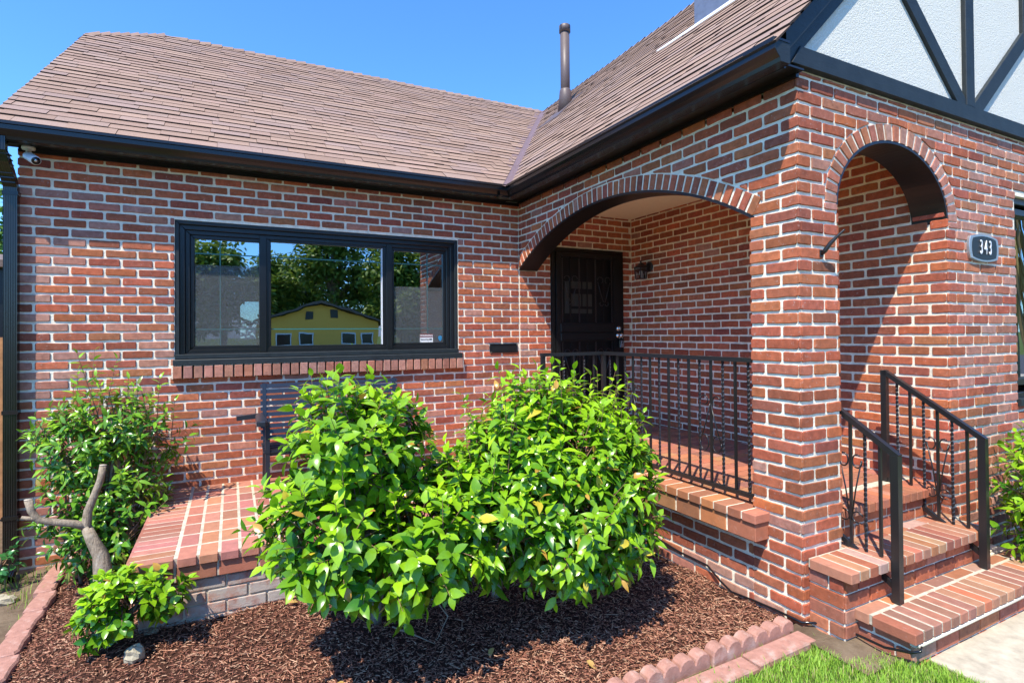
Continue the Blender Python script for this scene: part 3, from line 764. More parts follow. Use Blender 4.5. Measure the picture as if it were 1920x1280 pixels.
# ---- door
dr=MB(); DX0,DX1,DZ0,DZ1=.395,1.38,-1.03,.950
winframe(dr,mA,DX0,DX1,DZ0-.03,DZ1,.045,-.12,.020,DOORM); 
box(dr,(DX0+.04,.012,DZ0),(DX1-.04,.03,DZ1-.04),DOORM)
door=dr.obj('door',house); door['label']='black iron security door'
mb=MB()
winframe(mb,mA,DX0+.05,DX1-.05,DZ0+.01,DZ1-.05,.055,-.02,.036,DOORM)
for (a,b) in ((.010,.105),(-.088,-.002)): extr(mb,mA,[(DX0+.10,a),(DX1-.16,a),(DX1-.16,b),(DX0+.10,b)],-.02,.046,DOORM,bev=.008)
box(mb,(DX0+.09,-.034,-.10),(DX1-.09,.0,.118),DOORM); box(mb,(DX1-.16,-.036,-.95),(DX1-.10,.0,.86),DOORM)
mb.obj('door_frame',door)
bx=[.525,.633,.749,.860,.973,1.085,1.202]
for i,x in enumerate(bx):
    mb=MB()
    for (z0_,z1_) in ((.118,.87),(-.93,-.10)):
        if i%2==0: twisted(mb,x,-.030,z0_,z1_,.0135,IRON,.045)
        else: bar(mb,(x,-.028,z0_),(x,-.028,z1_),.013,DOORM)
    mb.obj('bar',door)
for cx in (.633,1.085):
    for zt in (.60,-.22):
        mb=MB()
        for s in (-1,1):
            f=lambda u,v,cx=cx: (cx+u,-.040,v)
            top_=[f(s*(.052+.036*cos(a)) , zt+.036*sin(a)) for a in [pi*(1.35)-i*.33 for i in range(14)]]
            q=[f(s*(.088),zt-.02),f(s*.05,zt-.14),f(s*.012,zt-.25)]
            bot=[f(s*(.036+.024*cos(a)),zt-.27+.024*sin(a)) for a in [pi+i*.36 for i in range(12)]]
            tube(mb,top_,.004,IRON,6); tube(mb,q,.0045,IRON,6); tube(mb,bot,.004,IRON,6)
        mb.obj('scroll_ornament',door)
mb=MB()   # wooden door behind with small lights
GREY=mat('door_lite',(.045,.043,.033),.5)
for (a,b,c,d) in ((.58,.64,.22,.58),(.665,.80,.50,.58),(.665,.80,.30,.44),(.82,.95,.30,.44),(.665,.95,.22,.27),(.82,.95,.50,.58)): box(mb,(a,.008,c),(b,.0115,d),GREY)
mb.obj('door_lite',door)
def sph(mb,c,r,mt,n=14,sy=1,sz=1,sx=1):
    vs=[]; fs=[]; m=n//2
    for i in range(m+1):
        for k in range(n):
            a=pi*i/m; b=2*pi*k/n; vs.append((c[0]+sx*r*sin(a)*cos(b),c[1]+sy*r*sin(a)*sin(b),c[2]+sz*r*cos(a)))
    for i in range(m):
        for k in range(n): a=i*n+k; b=i*n+(k+1)%n; fs.append((a,a+n,b+n,b))
    mb.add(vs,fs,mt,smooth=True)
mb=MB(); tube(mb,[(1.287,-.03,.046),(1.287,-.05,.046),(1.287,-.062,.046)],[.034,.032,.02],SILVER,16); box(mb,(1.283,-.075,.034),(1.291,-.06,.058),SILVER); mb.obj('deadbolt',door)
mb=MB(); tube(mb,[(1.287,-.03,-.036),(1.287,-.042,-.036),(1.287,-.06,-.036)],[.034,.03,.012],SILVER,16); sph(mb,(1.295,-.085,-.036),.028,SILVER,sy=.8); mb.obj('door_knob',door)
lb=thing('lockbox',(1.30,-.08,-.13),'small grey key lockbox hanging from the front door knob','lockbox')
mb=MB(); extr(mb,lambda u,v,d:(1.30+u,-.055-d,-.125+v),[(-.036,-.052),(.036,-.052),(.036,.03),(.026,.048),(-.026,.048),(-.036,.03)],0,.032,DARKP,bev=.004); mb.obj('body',lb)
mb=MB(); extr(mb,lambda u,v,d:(1.30+u,-.087-d,-.13+v),[(-.026,-.042),(.028,-.042),(.024,.03),(-.014,.03)],0,.006,GALV,bev=.002); box(mb,(1.292,-.096,-.125),(1.312,-.092,-.11),DARKP); mb.obj('face_plate',lb)
mb=MB(); tube(mb,[(1.285,-.07,-.08)]+[(1.30+.02*cos(a),-.07,-.06+.03*sin(a)) for a in [pi-i*pi/6 for i in range(7)]]+[(1.32,-.07,-.08)],.004,SILVER,6); mb.obj('shackle',lb)
# ---- mail slot
ms=thing('mail_slot',(-.19,0,-.155),'small black metal mail slot set in the brick beside the window','mail slot')
mb=MB(); winframe(mb,mA,-.352,-.030,-.203,-.107,.013,-.01,.016,BLACK,.003); mb.obj('frame',ms)
mb=MB(); extr(mb,mA,[(-.340,-.190),(-.042,-.190),(-.042,-.120),(-.340,-.120)],-.01,.010,BLACK,bev=.004); mb.obj('flap',ms)
# ---- house number
hn=thing('house_number_sign',(1.957,YC-.01,.565),'silver-rimmed black plaque reading 343 on the gable front brick','sign')
def plq(k):
    W,H=.205*k,.098*k; P=[]
    for i in range(9): t=-1+2*i/8; P.append((W*.90*t,-H*(1.0-.22*t*t)))
    P.append((W*.93,-H*.70))
    for i in range(7): t=-1+2*i/6; P.append((W*(1.0-.05*t*t),H*.62*t))
    P.append((W*.93,H*.70))
    for i in range(9): t=1-2*i/8; P.append((W*.90*t,H*(1.0-.22*t*t)))
    P.append((-W*.93,H*.70))
    for i in range(7): t=1-2*i/6; P.append((-W*(1.0-.05*t*t),H*.62*t))
    P.append((-W*.93,-H*.70))
    return P
HP=lambda u,v,d:(1.957+u,YC-.012-d,.568+v)
mb=MB(); extr(mb,HP,plq(1.0),-.01,.014,PEWTER,bev=.004); mb.obj('rim',hn)
mb=MB(); extr(mb,HP,plq(.84),.012,.0155,DOORM); mb.obj('panel',hn)
mb=MB(); 
put_text('numeral','343',.140,(1.962,YC-.032,.568),WHITEM,hn,.0,.002,.56)
# ---- bracket on the pillar
br=thing('hanging_bracket',(.19,YC-.01,.46),'small black curved metal bracket screwed to the brick pillar','bracket')
mb=MB(); tube(mb,[(.178,YC-.01,.425),(.183,YC-.03,.445),(.195,YC-.05,.48),(.215,YC-.075,.515),(.232,YC-.10,.545),(.236,YC-.108,.552)],[.012,.013,.012,.009,.006,.003],IRON,8); mb.obj('arm',br)
mb=MB(); extr(mb,mCm,[(.165,.41),(.195,.41),(.195,.45),(.165,.45)],.008,.013,IRON,bev=.002); mb.obj('plate',br)
# ---- security camera
sc_=thing('security_camera',(-4.03,-.05,1.33),'white bullet security camera under the eave at left wall corner','camera')
mb=MB(); tube(mb,[(-4.055,-.05,1.384),(-4.055,-.05,1.368)],.040,WHITEM,16); tube(mb,[(-4.055,-.05,1.37),(-4.055,-.05,1.335),(-4.045,-.07,1.31)],[.018,.016,.018],WHITEM,12); box(mb,(-4.09,-.06,1.36),(-4.02,-.04,1.375),WHITEM); mb.obj('mount',sc_)
mb=MB(); d=Vector((.52,-.75,-.42)).normalized(); p0=Vector((-4.060,-.050,1.322)); tube(mb,[p0,p0+d*.01,p0+d*.135,p0+d*.14],[.026,.032,.032,.031],WHITEM,20); mb.obj('body',sc_)
mb=MB(); tube(mb,[p0+d*.139,p0+d*.144],.027,DARKP,20); tube(mb,[p0+d*.144,p0+d*.146],.011,SILVER,12); mb.obj('lens',sc_)
# ---- wall lantern
ln=thing('wall_lantern',(XD,-.36,.72),'small black wall lantern with glass panes on inner porch wall','lantern')
ly=-.33; lz=.745
mb=MB(); tube(mb,[(XD-.006,ly,lz),(XD-.022,ly,lz),(XD-.028,ly,lz)],[.058,.055,.03],IRON,20); tube(mb,[(XD-.02,ly,lz),(XD-.07,ly,lz+.005),(XD-.11,ly,lz+.03),(XD-.135,ly,lz+.035)],.009,IRON,8); mb.obj('back_plate',ln)
bxn=Vector((XD-.135,ly,lz-.075))
mb=MB()
def sq(z,h): return [(bxn.x+sx*h,bxn.y+sy*h,bxn.z+z) for sx,sy in ((-1,-1),(1,-1),(1,1),(-1,1))]
for (za,ha),(zb,hb) in (((.055,.056),(.062,.056)),((.062,.056),(.098,.022)),((.098,.022),(.108,.018))):
    hexa(mb,sq(za,ha)+sq(zb,hb),IRON)
hexa(mb,sq(-.068,.046)+sq(-.060,.046),IRON); tube(mb,[(bxn.x,bxn.y,bxn.z+.10),(bxn.x,bxn.y,bxn.z+.13),(bxn.x,bxn.y,bxn.z+.145)],[.008,.009,.002],IRON,8)
for sx,sy in ((-1,-1),(1,-1),(1,1),(-1,1)):
    a=(bxn.x+sx*.042,bxn.y+sy*.042,bxn.z-.06); b=(bxn.x+sx*.050,bxn.y+sy*.050,bxn.z+.056); bar(mb,a,b,.008,IRON)
mb.obj('cage',ln)
mb=MB(); v=sq(-.06,.038)+sq(.055,.046); mb.add(v,[(0,1,5,4),(1,2,6,5),(2,3,7,6),(3,0,4,7)],GLASSD); mb.obj('glass',ln)
mb=MB(); tube(mb,[(bxn.x,bxn.y,bxn.z-.055),(bxn.x,bxn.y,bxn.z-.02)],.012,WHITEM,10); sph(mb,(bxn.x,bxn.y,bxn.z+.0),.022,WHITEM,sz=1.3); mb.obj('bulb',ln)

# ------------------------------------------------------------------ railings
def scroll_heart(mb, mp, zt, zb, w=.048):
    for s in (-1,1):
        topc=[mp(s*(w*.62+.030*cos(a)) , zt+.030*sin(a)) for a in [pi*1.5-i*.36 for i in range(15)]]
        topc=[mp(s*(w*.60-.030*cos(a)*1.0), zt+.030*sin(a)) for a in [pi*.9-i*.38 for i in range(14)]]
        tube(mb,topc,.0042,IRON,6)
        tube(mb,[mp(s*.004,zt-.02),mp(s*w*.45,(zt+zb)/2),mp(s*w,zb+.02)],.0045,IRON,6)
        botc=[mp(s*(w*.62+w*.42*cos(a)), zb+.012+w*.60*sin(a)) for a in [.2-i*.42 for i in range(14)]]
        tube(mb,botc,.0045,IRON,6)
rl=thing('porch_railing',(.03,-2.2,-1.036),'black iron porch railing with twisted balusters between pillar and patio','railing')
XRL=.03
mb=MB(); rbar(mb,(XRL,-2.955,-.172),(XRL,-1.43,-.172),.040,.026,IRON); rbar(mb,(XRL+.02,-1.445,-.172),(-.57,-1.445,-.172),.040,.026,IRON); mb.obj('top_rail',rl)
mb=MB(); rbar(mb,(XRL,-2.955,-.985),(XRL,-1.43,-.985),.028,.026,IRON); rbar(mb,(XRL,-1.445,-.985),(-.55,-1.445,-.985),.028,.026,IRON); mb.obj('bottom_rail',rl)
for (x,y,z) in ((XRL,-1.445,-1.04),(-.555,-1.445,-1.24)):
    mb=MB(); bar(mb,(x,y,z),(x,y,-.18),.030,IRON); mb.obj('post',rl)
for i in range(15):
    y=-2.892+i*.0970
    if y>-1.48: break
    mb=MB()
    if i%2==0: twisted(mb,XRL,y,-.972,-.185,.0130,IRON)
    else: bar(mb,(XRL,y,-.972),(XRL,y,-.185),.014,IRON)
    mb.obj('baluster',rl)
for yc in (-2.600,-1.825):
    mb=MB(); scroll_heart(mb,lambda u,v:(XRL-.006,yc+u,v),-.445,-.735,.085); mb.obj('scroll_ornament',rl)
for i in range(5):
    x=-.46+i*.098; mb=MB()
    if i%2: twisted(mb,x,-1.445,-.972,-.185,.0130,IRON)
    else: bar(mb,(x,-1.445,-.972),(x,-1.445,-.185),.014,IRON)
    mb.obj('baluster',rl)
mb=MB(); scroll_heart(mb,lambda u,v:(-.264+u,-1.452,v),-.445,-.735,.085); mb.obj('scroll_ornament',rl)
def stair_rail(x, label, yup, pat):
    t=thing('stair_handrail',(x,-3.52,-1.43),label,'handrail','black iron handrails of the front steps')
    yl=-3.53; zt_u=-.285; zt_l=-.655; sl=(zt_u-zt_l)/( -2.975-yl)
    ztop=lambda y: zt_l+(y-yl)*sl; zbot=lambda y: -1.36+(y-yl)*((-1.03+1.36)/(-3.0-yl))
    mb=MB(); rbar(mb,(x,yl-.015,ztop(yl-.015)),(x,yup,ztop(yup)),.036,.030,IRON); mb.obj('top_rail',t)
    mb=MB(); rbar(mb,(x,yl,zbot(yl)+.0),(x,yup,zbot(yup)),.022,.028,IRON); mb.obj('bottom_rail',t)
    mb=MB(); bar(mb,(x,yl,-1.43),(x,yl,ztop(yl)-.005),.040,IRON); mb.obj('post',t)
    mb=MB(); bar(mb,(x,yup,-1.036),(x,yup,ztop(yup)+.010),.036,IRON); mb.obj('post',t)
    n=6
    for i in range(1,n+1):
        y=yup+(yl-yup)*i/(n+1); mb=MB()
        if i in (1,3,5): twisted(mb,x,y,zbot(y),ztop(y)-.01,.0125,IRON)
        else: bar(mb,(x,y,zbot(y)),(x,y,ztop(y)-.01),.014,IRON)
        mb.obj('baluster',t)
    yc=yup+(yl-yup)*4/(n+1)
    mb=MB(); sl2=sl
    scroll_heart(mb,lambda u,v:(x-.004,yc-u,v),zbot(yc)+.17,zbot(yc)+.47,.062)
    mb.obj('scroll_ornament',t)
    return t
stair_rail(1.285,'longer-looking iron handrail on the right of the steps in front of sunlit brick',-2.975,0)
stair_rail(.372,'iron handrail on the left of the steps, partly behind the pillar',-2.975,0)

# ------------------------------------------------------------------ steps
stp=thing('brick_steps',(.8,-3.5,-1.6),'red brick front steps with light mortar and a cream strip under the lowest nosing','steps')
r=random.Random(321)
def pc(mood=2):
    c=brick_col(r,mood if r.random()<.6 else 0); return (c[0]*.92,c[1]*1.2,c[2]*1.35)
def tread(mb, x0,x1,y0,y1,zt, back=True, side=False):
    """y0 front (smaller) y1 back"""
    box(mb,(x0+.006,y0+.005,zt-.050),(x1-.006,y1,zt-.0035),PMORT)
    x=x0
    while x<x1-.03:
        b=min(x+.070,x1); extr(mb,top(zt-.052),outline_rect(r,x,b,y0,y0+(.200 if back else .226),.0015,.004),0,.052+r.uniform(-.0015,.0015),PAVER,pc(),.005); x+=.0825
    x=x0
    while back and x<x1-.05:
        b=min(x+.198,x1-.01); extr(mb,top(zt-.052),outline_rect(r,x,b,y0+.216,y1-.012,.001,.003),0,.050+r.uniform(-.001,.001),PAVER,pc(),.003); x+=.212
mb=MB(); box(mb,(.16,-3.700,-1.75),(1.95,-3.2,-1.488),MORTAR); 
mF=lambda u,z,d:(u,-3.700-d,z); mL=lambda u,z,d:(.16-d,-u,z)
def course(mb,mp,u0,u1,z0,z1,L,ph=0,mt=None,mood=2):
    u=u0-ph
    while u<u1:
        a=max(u,u0); b=min(u+L-.012,u1)
        if b-a>.03: extr(mb,mp,outline_rect(r,a,b,z0,z1,.0015,.004),-.003,.008+r.uniform(0,.003),mt or BRICK,brick_col(r,mood),.0035)
        u+=L
course(mb,mF,.16,1.95,-1.600,-1.520,.213,0); course(mb,mL,3.26,3.700,-1.600,-1.540,.213,.05); course(mb,mL,3.26,3.700,-1.528,-1.490,.213,.15)
course(mb,mL,3.26,3.70,-1.665,-1.612,.213,.10); course(mb,mF,.16,1.95,-1.665,-1.612,.213,.1)
tread(mb,.118,1.95,-3.742,-3.445,-1.430)
mb.obj('step',stp)
mb=MB(); box(mb,(.046,-3.450,-1.75),(1.42,-3.2,-1.272),MORTAR)
mF=lambda u,z,d:(u,-3.450-d,z); mL=lambda u,z,d:(.046-d,-u,z)
for (a,b,ph) in ((-1.425,-1.355,0),(-1.345,-1.280,.1)):
    course(mb,mF,.046,1.42,a,b,.213,ph,mood=0); course(mb,mL,3.262,3.450,a,b,.213,ph,mood=0)
course(mb,mL,3.262,3.45,-1.50,-1.435,.213,.0); course(mb,mL,3.262,3.45,-1.575,-1.512,.213,.1); course(mb,mF,.046,.158,-1.50,-1.435,.213,.0); course(mb,mF,.046,.158,-1.575,-1.512,.213,.0); course(mb,mL,3.262,3.45,-1.65,-1.587,.213,.1); course(mb,mF,.046,.158,-1.65,-1.587,.213,.0)
tread(mb,.020,1.44,-3.505,-3.270,-1.220,back=False)
x=.35
while x<1.47:
    extr(mb,top(-1.272),outline_rect(r,x,min(x+.198,1.50),-3.288,-3.20,.001,.003),0,.050,PAVER,pc(),.003); x+=.212
box(mb,(.34,-3.30,-1.3),(1.515,-3.19,-1.230),PMORT)
mb.obj('step',stp)
mb=MB(); box(mb,(.34,-3.195,-1.4),(1.515,-3.0,-1.088),MORTAR); mF=lambda u,z,d:(u,-3.195-d,z)
course(mb,mF,.345,1.51,-1.212,-1.155,.213,0,mood=0); course(mb,mF,.345,1.51,-1.145,-1.092,.213,.1,mood=0)
mb.obj('step',stp)
mb=MB(); box(mb,(.148,-3.728,-1.508),(1.95,-3.7,-1.490),LED); tube(mb,[(.15,-3.735,-1.497),(1.95,-3.735,-1.497)],.009,LED,8); mb.obj('nosing_strip',stp)
# ------------------------------------------------------------------ patio
pt=thing('brick_patio',(-1.6,-.8,-1.66),'low raised brick patio slab under the black bench, with wide pale joints','patio')
mb=MB(); box(mb,(-3.19,-1.60,-1.9),(0,0,-1.262),PMORT); 
mF=lambda u,z,d:(u,-1.600-d,z); mL=lambda u,z,d:(-3.19-d,-u,z)
for (z0_,z1_,ph) in ((-1.440,-1.378,0),(-1.512,-1.450,.1),(-1.584,-1.522,0),(-1.656,-1.594,.1)):
    course(mb,mF,-3.19,-.12,z0_,z1_,.213,ph,WASHED,1); course(mb,mL,0,1.6,z0_,z1_,.213,ph,WASHED,1)
mb.obj('base_wall',pt)
mb=MB(); r=random.Random(55)
def slabcol():
    c=(.41,.17,.115); k=.78+.4*r.random(); return (c[0]*k,c[1]*k*(.85+.3*r.random()),c[2]*k*(.8+.4*r.random()))
box(mb,(-3.240,-1.626,-1.362),(0,0,-1.2305),PMORT)
x=-3.012
while x<-.02:
    y=-1.648; fy=r.uniform(-.01,.01)
    while y<-.05:
        b=min(y+.190,-.008); extr(mb,top(-1.24),outline_rect(r,x,x+.092,y,b,.0012,.003),-.035 if y<-1.6 else -.003,.010+r.uniform(0,.002),PAVER,slabcol(),.003); y+=.209
    x+=.1065
y=-1.648
while y<-.05:
    extr(mb,top(-1.24),outline_rect(r,-3.255,-3.030,y,min(y+.074,-.01),.0012,.003),-.035,.010+r.uniform(0,.002),PAVER,slabcol(),.003); y+=.0835
u=-3.232
while u<-.02:
    extr(mb,lambda u_,z,d:(u_,-1.62-d,z),outline_rect(r,u,min(u+.2,-.02),-1.365,-1.280,.0012,.003),-.02,.012,PAVER,slabcol(),.004); u+=.212
u=0
while u<1.6:
    extr(mb,lambda u_,z,d:(-3.235-d,-u_,z),outline_rect(r,u,min(u+.2,1.62),-1.365,-1.280,.0012,.003),-.02,.010,PAVER,slabcol(),.004); u+=.212
mb.obj('brick_top',pt)

# ------------------------------------------------------------------ bench
bn=thing('garden_bench',(-1.95,-.4,-1.23),'black slatted metal garden bench against the brick wall under the window','bench')
BX0,BX1=-2.53,-1.38
for i in range(10):
    z=-.405-i*.0465; y=-.175-.008*i; mb=MB(); hexa(mb,[(BX0,y-.010,z-.031),(BX1,y-.010,z-.031),(BX1,y+.002,z-.031),(BX0,y+.002,z-.031),(BX0,y,z),(BX1,y,z),(BX1,y+.010,z),(BX0,y+.010,z)],BENCHM); mb.obj('back_slat',bn)
for i in range(7):
    y=-.285-i*.055; z=-.865-.012*abs(i-2.5)*.5; mb=MB(); box(mb,(BX0,y-.022,z-.008),(BX1,y+.022,z+.004),BENCHM); mb.obj('seat_slat',bn)
for x in (BX0+.03,BX1-.03):
    mb=MB(); rbar(mb,(x,-.17,-.40),(x,-.265,-.88),.03,.02,BENCHM); mb.obj('back_frame',bn)
    mb=MB(); rbar(mb,(x,-.25,-.885),(x,-.645,-.875),.03,.035,BENCHM); mb.obj('seat_frame',bn)
    for (ya,yb) in ((-.62,-.64),(-.24,-.17)):
        mb=MB(); rbar(mb,(x,ya,-.66 if ya<-.5 else -.87),(x,yb,-1.228),.032,.028,BENCHM); mb.obj('leg',bn)
for x,s in ((BX0-.008,-1),(BX1+.008,1)):
    mb=MB(); extr(mb,lambda u,v,d:(x+u,v,-.66+d),[(-.038,-.66),(-.02,-.685),(.02,-.685),(.038,-.66),(.034,-.30),(.028,-.19),(-.028,-.19),(-.034,-.30)],-.022,.018,BENCHM,bev=.008); 
    rbar(mb,(x,-.20,-.66),(x+s*.17,-.20,-.672),.05,.036,BENCHM)
    mb.obj('armrest',bn,)
mb=MB(); rbar(mb,(BX0+.03,-.62,-.895),(BX1-.03,-.62,-.895),.02,.045,BENCHM); mb.obj('front_rail',bn)

# ------------------------------------------------------------------ ground
def sheet(name, x0,x1,y0,y1,zf,mt,n,m,amp=0,kind='structure',sc=3):
    vs=[];fs=[]
    for i in range(n+1):
        for j in range(m+1):
            x=x0+(x1-x0)*i/n; y=y0+(y1-y0)*j/m; vs.append((x,y,zf(x,y)+(noise.noise(Vector((x*sc,y*sc,0)))*amp if amp else 0)))
    for i in range(n):
        for j in range(m): a=i*(m+1)+j; fs.append((a,a+m+1,a+m+2,a+1))
    mb=MB(); mb.add(vs,fs,mt,smooth=True); return tag(mb.obj(name),kind=kind)
mb=MB(); mb.add([(-400,-400,-1.78),(400,-400,-1.78),(400,400,-1.78),(-400,400,-1.78)],[(0,1,2,3)],LAWNB); tag(mb.obj('ground'),kind='structure')
MND=lambda x,y: .065*math.exp(-((y+1.62)/.38)**2)*min(1,max(0,(x+3.75)/.4))*min(1,max(0,(-.3-x)/.6))
gm=lambda x,y:GZ(x)-.004+MND(x,y)
sheet('mulch_bed',-3.84,.02,-3.22,.0,gm,MULB,90,70,.02)
sheet('lawn',-3.9,.30,-9,-3.24,lambda x,y:-1.615+.02*min(0,x+.5),LAWNB,60,60,.01)
sheet('side_ground',-7,-3.78,-9,2.6,lambda x,y:-1.70+.01*(x+3.8),SOIL,50,120,.03)
mb=MB(); box(mb,(.30,-4.62,-1.74),(3.2,-3.70,-1.612),CONC); box(mb,(.30,-9,-1.74),(3.2,-4.63,-1.614),CONC); tag(mb.obj('walkway'),kind='structure')
sheet('soil_strip',-.12,.32,-3.66,-3.22,lambda x,y:-1.585-.03*max(0,-(y+3.3)),SOIL,12,12,.012,sc=8)
sheet('front_bed',1.44,6,-4.4,-3.25,lambda x,y:-1.58,MULB,30,20,.02)
mb=MB(); box(mb,(-60,-19,-1.80),(60,-11,-1.765),ASPH); tag(mb.obj('road'),kind='structure')
mb=MB(); box(mb,(-60,-11,-1.80),(60,-9.2,-1.70),CONC); tag(mb.obj('pavement'),kind='structure')
# mulch chips
r=random.Random(2); mb=MB()
cols=[(.27,.125,.078),(.22,.095,.060),(.17,.070,.046),(.33,.17,.105),(.12,.050,.034),(.40,.24,.155),(.20,.085,.058)]
def chip(x,y,z,L,wd,th,col,tilt=.35):
    a=r.uniform(0,pi); t=r.uniform(-tilt,tilt); d=Vector((cos(a)*cos(t),sin(a)*cos(t),sin(t))); s=Vector((-sin(a),cos(a),r.uniform(-.4,.4))).normalized(); u=d.cross(s)
    c=Vector((x,y,z)); e=r.uniform(.3,.9)
    v=[c-d*L-s*wd*e,c+d*L-s*wd*.6,c+d*L*1.05+s*wd*.5,c-d*L*.9+s*wd,c+u*th-d*L*.2,c+u*th+d*L*.5]
    mb.add([tuple(k) for k in v],[(0,1,5,4),(1,2,5),(2,3,4,5),(3,0,4)],MULC,col)
for i in range(72000):
    x=r.uniform(-3.80,.0); y=-3.19+3.19*(r.random()**1.25)
    if x>-3.19 and y>-1.60: continue
    L=r.uniform(.004,.014) if r.random()<.96 else r.uniform(.018,.04)
    k=(.8+.4*r.random())*1.22; c=cols[int(r.random()*7)]; c=tuple(v*k for v in c)
    z=gm(x,y)+noise.noise(Vector((x*3,y*3,0)))*.02+r.uniform(.002,.017)
    chip(x,y,z,L,r.uniform(.0016,.0042),r.uniform(.0012,.003),c)
for i in range(1500):
    x=r.uniform(1.45,3.2); y=r.uniform(-4.1,-3.3); chip(x,y,-1.57,r.uniform(.01,.03),.005,.004,cols[int(r.random()*7)])
tag(mb.obj('mulch_chips'),'reddish brown shredded bark mulch covering the flower bed','mulch',kind='stuff')
# grass
mb=MB(); r=random.Random(4)
def blade(x,y,z,h,mbx):
    a=r.uniform(0,2*pi); lean=r.uniform(.1,.7)*h; wd=r.uniform(.0012,.0026); dx,dy=cos(a),sin(a); sx,sy=-dy*wd,dx*wd
    k=r.random(); c=(.20+.18*k,.40+.18*k,.045+.03*k) if r.random()<.9 else (.42,.36,.16)
    m_=(x+dx*lean*.35,y+dy*lean*.35,z+h*.6); t_=(x+dx*lean,y+dy*lean,z+h)
    mbx.add([(x-sx,y-sy,z),(x+sx,y+sy,z),(m_[0]+sx*.8,m_[1]+sy*.8,m_[2]),(m_[0]-sx*.8,m_[1]-sy*.8,m_[2]),t_],[(0,1,2,3),(3,2,4)],GRASS,c)
for i in range(42000):
    x=r.uniform(-1.3,.32); y=-4.35+1.08*r.random()
    edge=-3.40+.05*noise.noise(Vector((x*5,y,1))) if x<-.1 else -3.56-.10*(x+.1)+.04*noise.noise(Vector((x*6,0,2)))
    if y>edge and r.random()<.97: continue
    if x>.27+.03*noise.noise(Vector((y*7,0,5))) : continue
    if noise.noise(Vector((x*9,y*9,7)))<-.35 and r.random()<.7: continue
    blade(x,y,-1.62,r.uniform(.018,.05)*(1+.5*noise.noise(Vector((x*5,y*5,0)))),mb)
tag(mb.obj('lawn_grass'),'short bright green lawn grass beside the steps and edging','grass',kind='stuff')
mb=MB()
for i in range(5000):
    x=-5.2+1.32*r.random(); y=r.uniform(-2.6,.9)
    if noise.noise(Vector((x*3,y*3,9)))<.02 and r.random()<.92: continue
    blade(x,y,-1.715,r.uniform(.03,.10),mb)
tag(mb.obj('side_grass'),'patchy grass and weeds on bare soil left of the edging','grass',kind='stuff')
# ------------------------------------------------------------------ scalloped edging (three pieces) and flat strips
def scallop_piece(n):
    mb=MB(); P=[]; s=.0985; W=n*s
    P.append((0,-.10)); P.append((W,-.10))
    for i in reversed(range(n)):
        for k in range(7):
            a=pi*k/6; P.append((s*(i+.5)+s*.5*cos(a)*.99, .030+.040*sin(a)))
    extr(mb,lambda u,v,d:(u,-d,v),P,-.03,.03,EDGEM,bev=.006,smooth=False); return mb
lab=['scalloped red concrete edger nearest the brick pillar','scalloped red concrete edger between the pillar piece and the outermost piece','scalloped red concrete edger farthest from the pillar']
me=None; xs=(-.675,-1.275,-1.875)
for i,x in enumerate(xs):
    if i==0:
        o=scallop_piece(6).obj('scalloped_edging')
    else: o=o0.copy(); C.objects.link(o)
    if i==0: o0=o
    o.location=(x,-3.228+.006*(i%2),-1.598-.012*i); o.rotation_euler=(0,-.004,.004*(i-1))
    tag(o,lab[i],'garden edging','scalloped edging along the mulch bed')
lab=['flat red concrete strip in front of the scalloped edging, nearest the pillar','flat red concrete strip in front of the scalloped edging, second from the pillar','flat red concrete strip in front of the scalloped edging, third from the pillar']
mb=MB(); extr(mb,lambda u,v,d:(u,v,d),[(0,-.055),(.43,-.052),(.43,.055),(0,.052)],-.06,0,EDGEM,bev=.008); sp=mb.obj('edging_strip')
for i,x in enumerate((-.50,-.94,-1.385)):
    o=sp if i==0 else sp.copy()
    if i: C.objects.link(o)
    o.location=(x,-3.328-.004*i,-1.588-.008*i); o.rotation_euler=(0,.01*(i-1),.012*(1-i)); tag(o,lab[i],'garden edging','flat edging strips beside the lawn')
# left edging blocks
labs=['red brick edging block touching the house wall','second red brick edging block from the house wall','third red brick edging block from the house wall','fourth red brick edging block from the house wall','fifth red brick edging block from the house wall','sixth red brick edging block from the house wall','red brick edging block at the left frame edge']
mb=MB(); extr(mb,lambda u,v,d:(u,v,d),[(-.055,0),(.04,0),(.055,.03),(.05,.14),(.058,.20),(.05,.27),(-.05,.27),(-.058,.14)],-.08,0,EDGEM,bev=.010); eb=mb.obj('edging_block')
for i in range(7):
    o=eb if i==0 else eb.copy()
    if i: C.objects.link(o)
    y=-.33-i*.277; o.location=(-3.845+.012*i+.008*((i*7)%3-1),y,-1.652+.004*((i*5)%3)); o.rotation_euler=(.01*((i*3)%3-1),0,.03*((i*2)%3-1)); tag(o,labs[i],'edging block','brick edging blocks along the left side of the bed')
# ------------------------------------------------------------------ cable
mb=MB()
tube(mb,[(-.008,-1.2,-1.46),(-.015,-1.7,-1.46),(-.02,-2.1,-1.475),(-.02,-2.35,-1.50),(-.02,-2.6,-1.50),(-.035,-2.72,-1.55),(-.03,-2.80,-1.585),(-.02,-2.95,-1.575),(-.02,-3.1,-1.565),(-.022,-3.26,-1.560),(.04,-3.30,-1.560),(.10,-3.33,-1.560),(.125,-3.42,-1.565),(.12,-3.6,-1.560),(.118,-3.72,-1.525),(.13,-3.755,-1.505),(.16,-3.745,-1.497)],.0065,DARKP,6)
tag(mb.obj('power_cable'),'thin black cable running along the wall base and step side','cable')
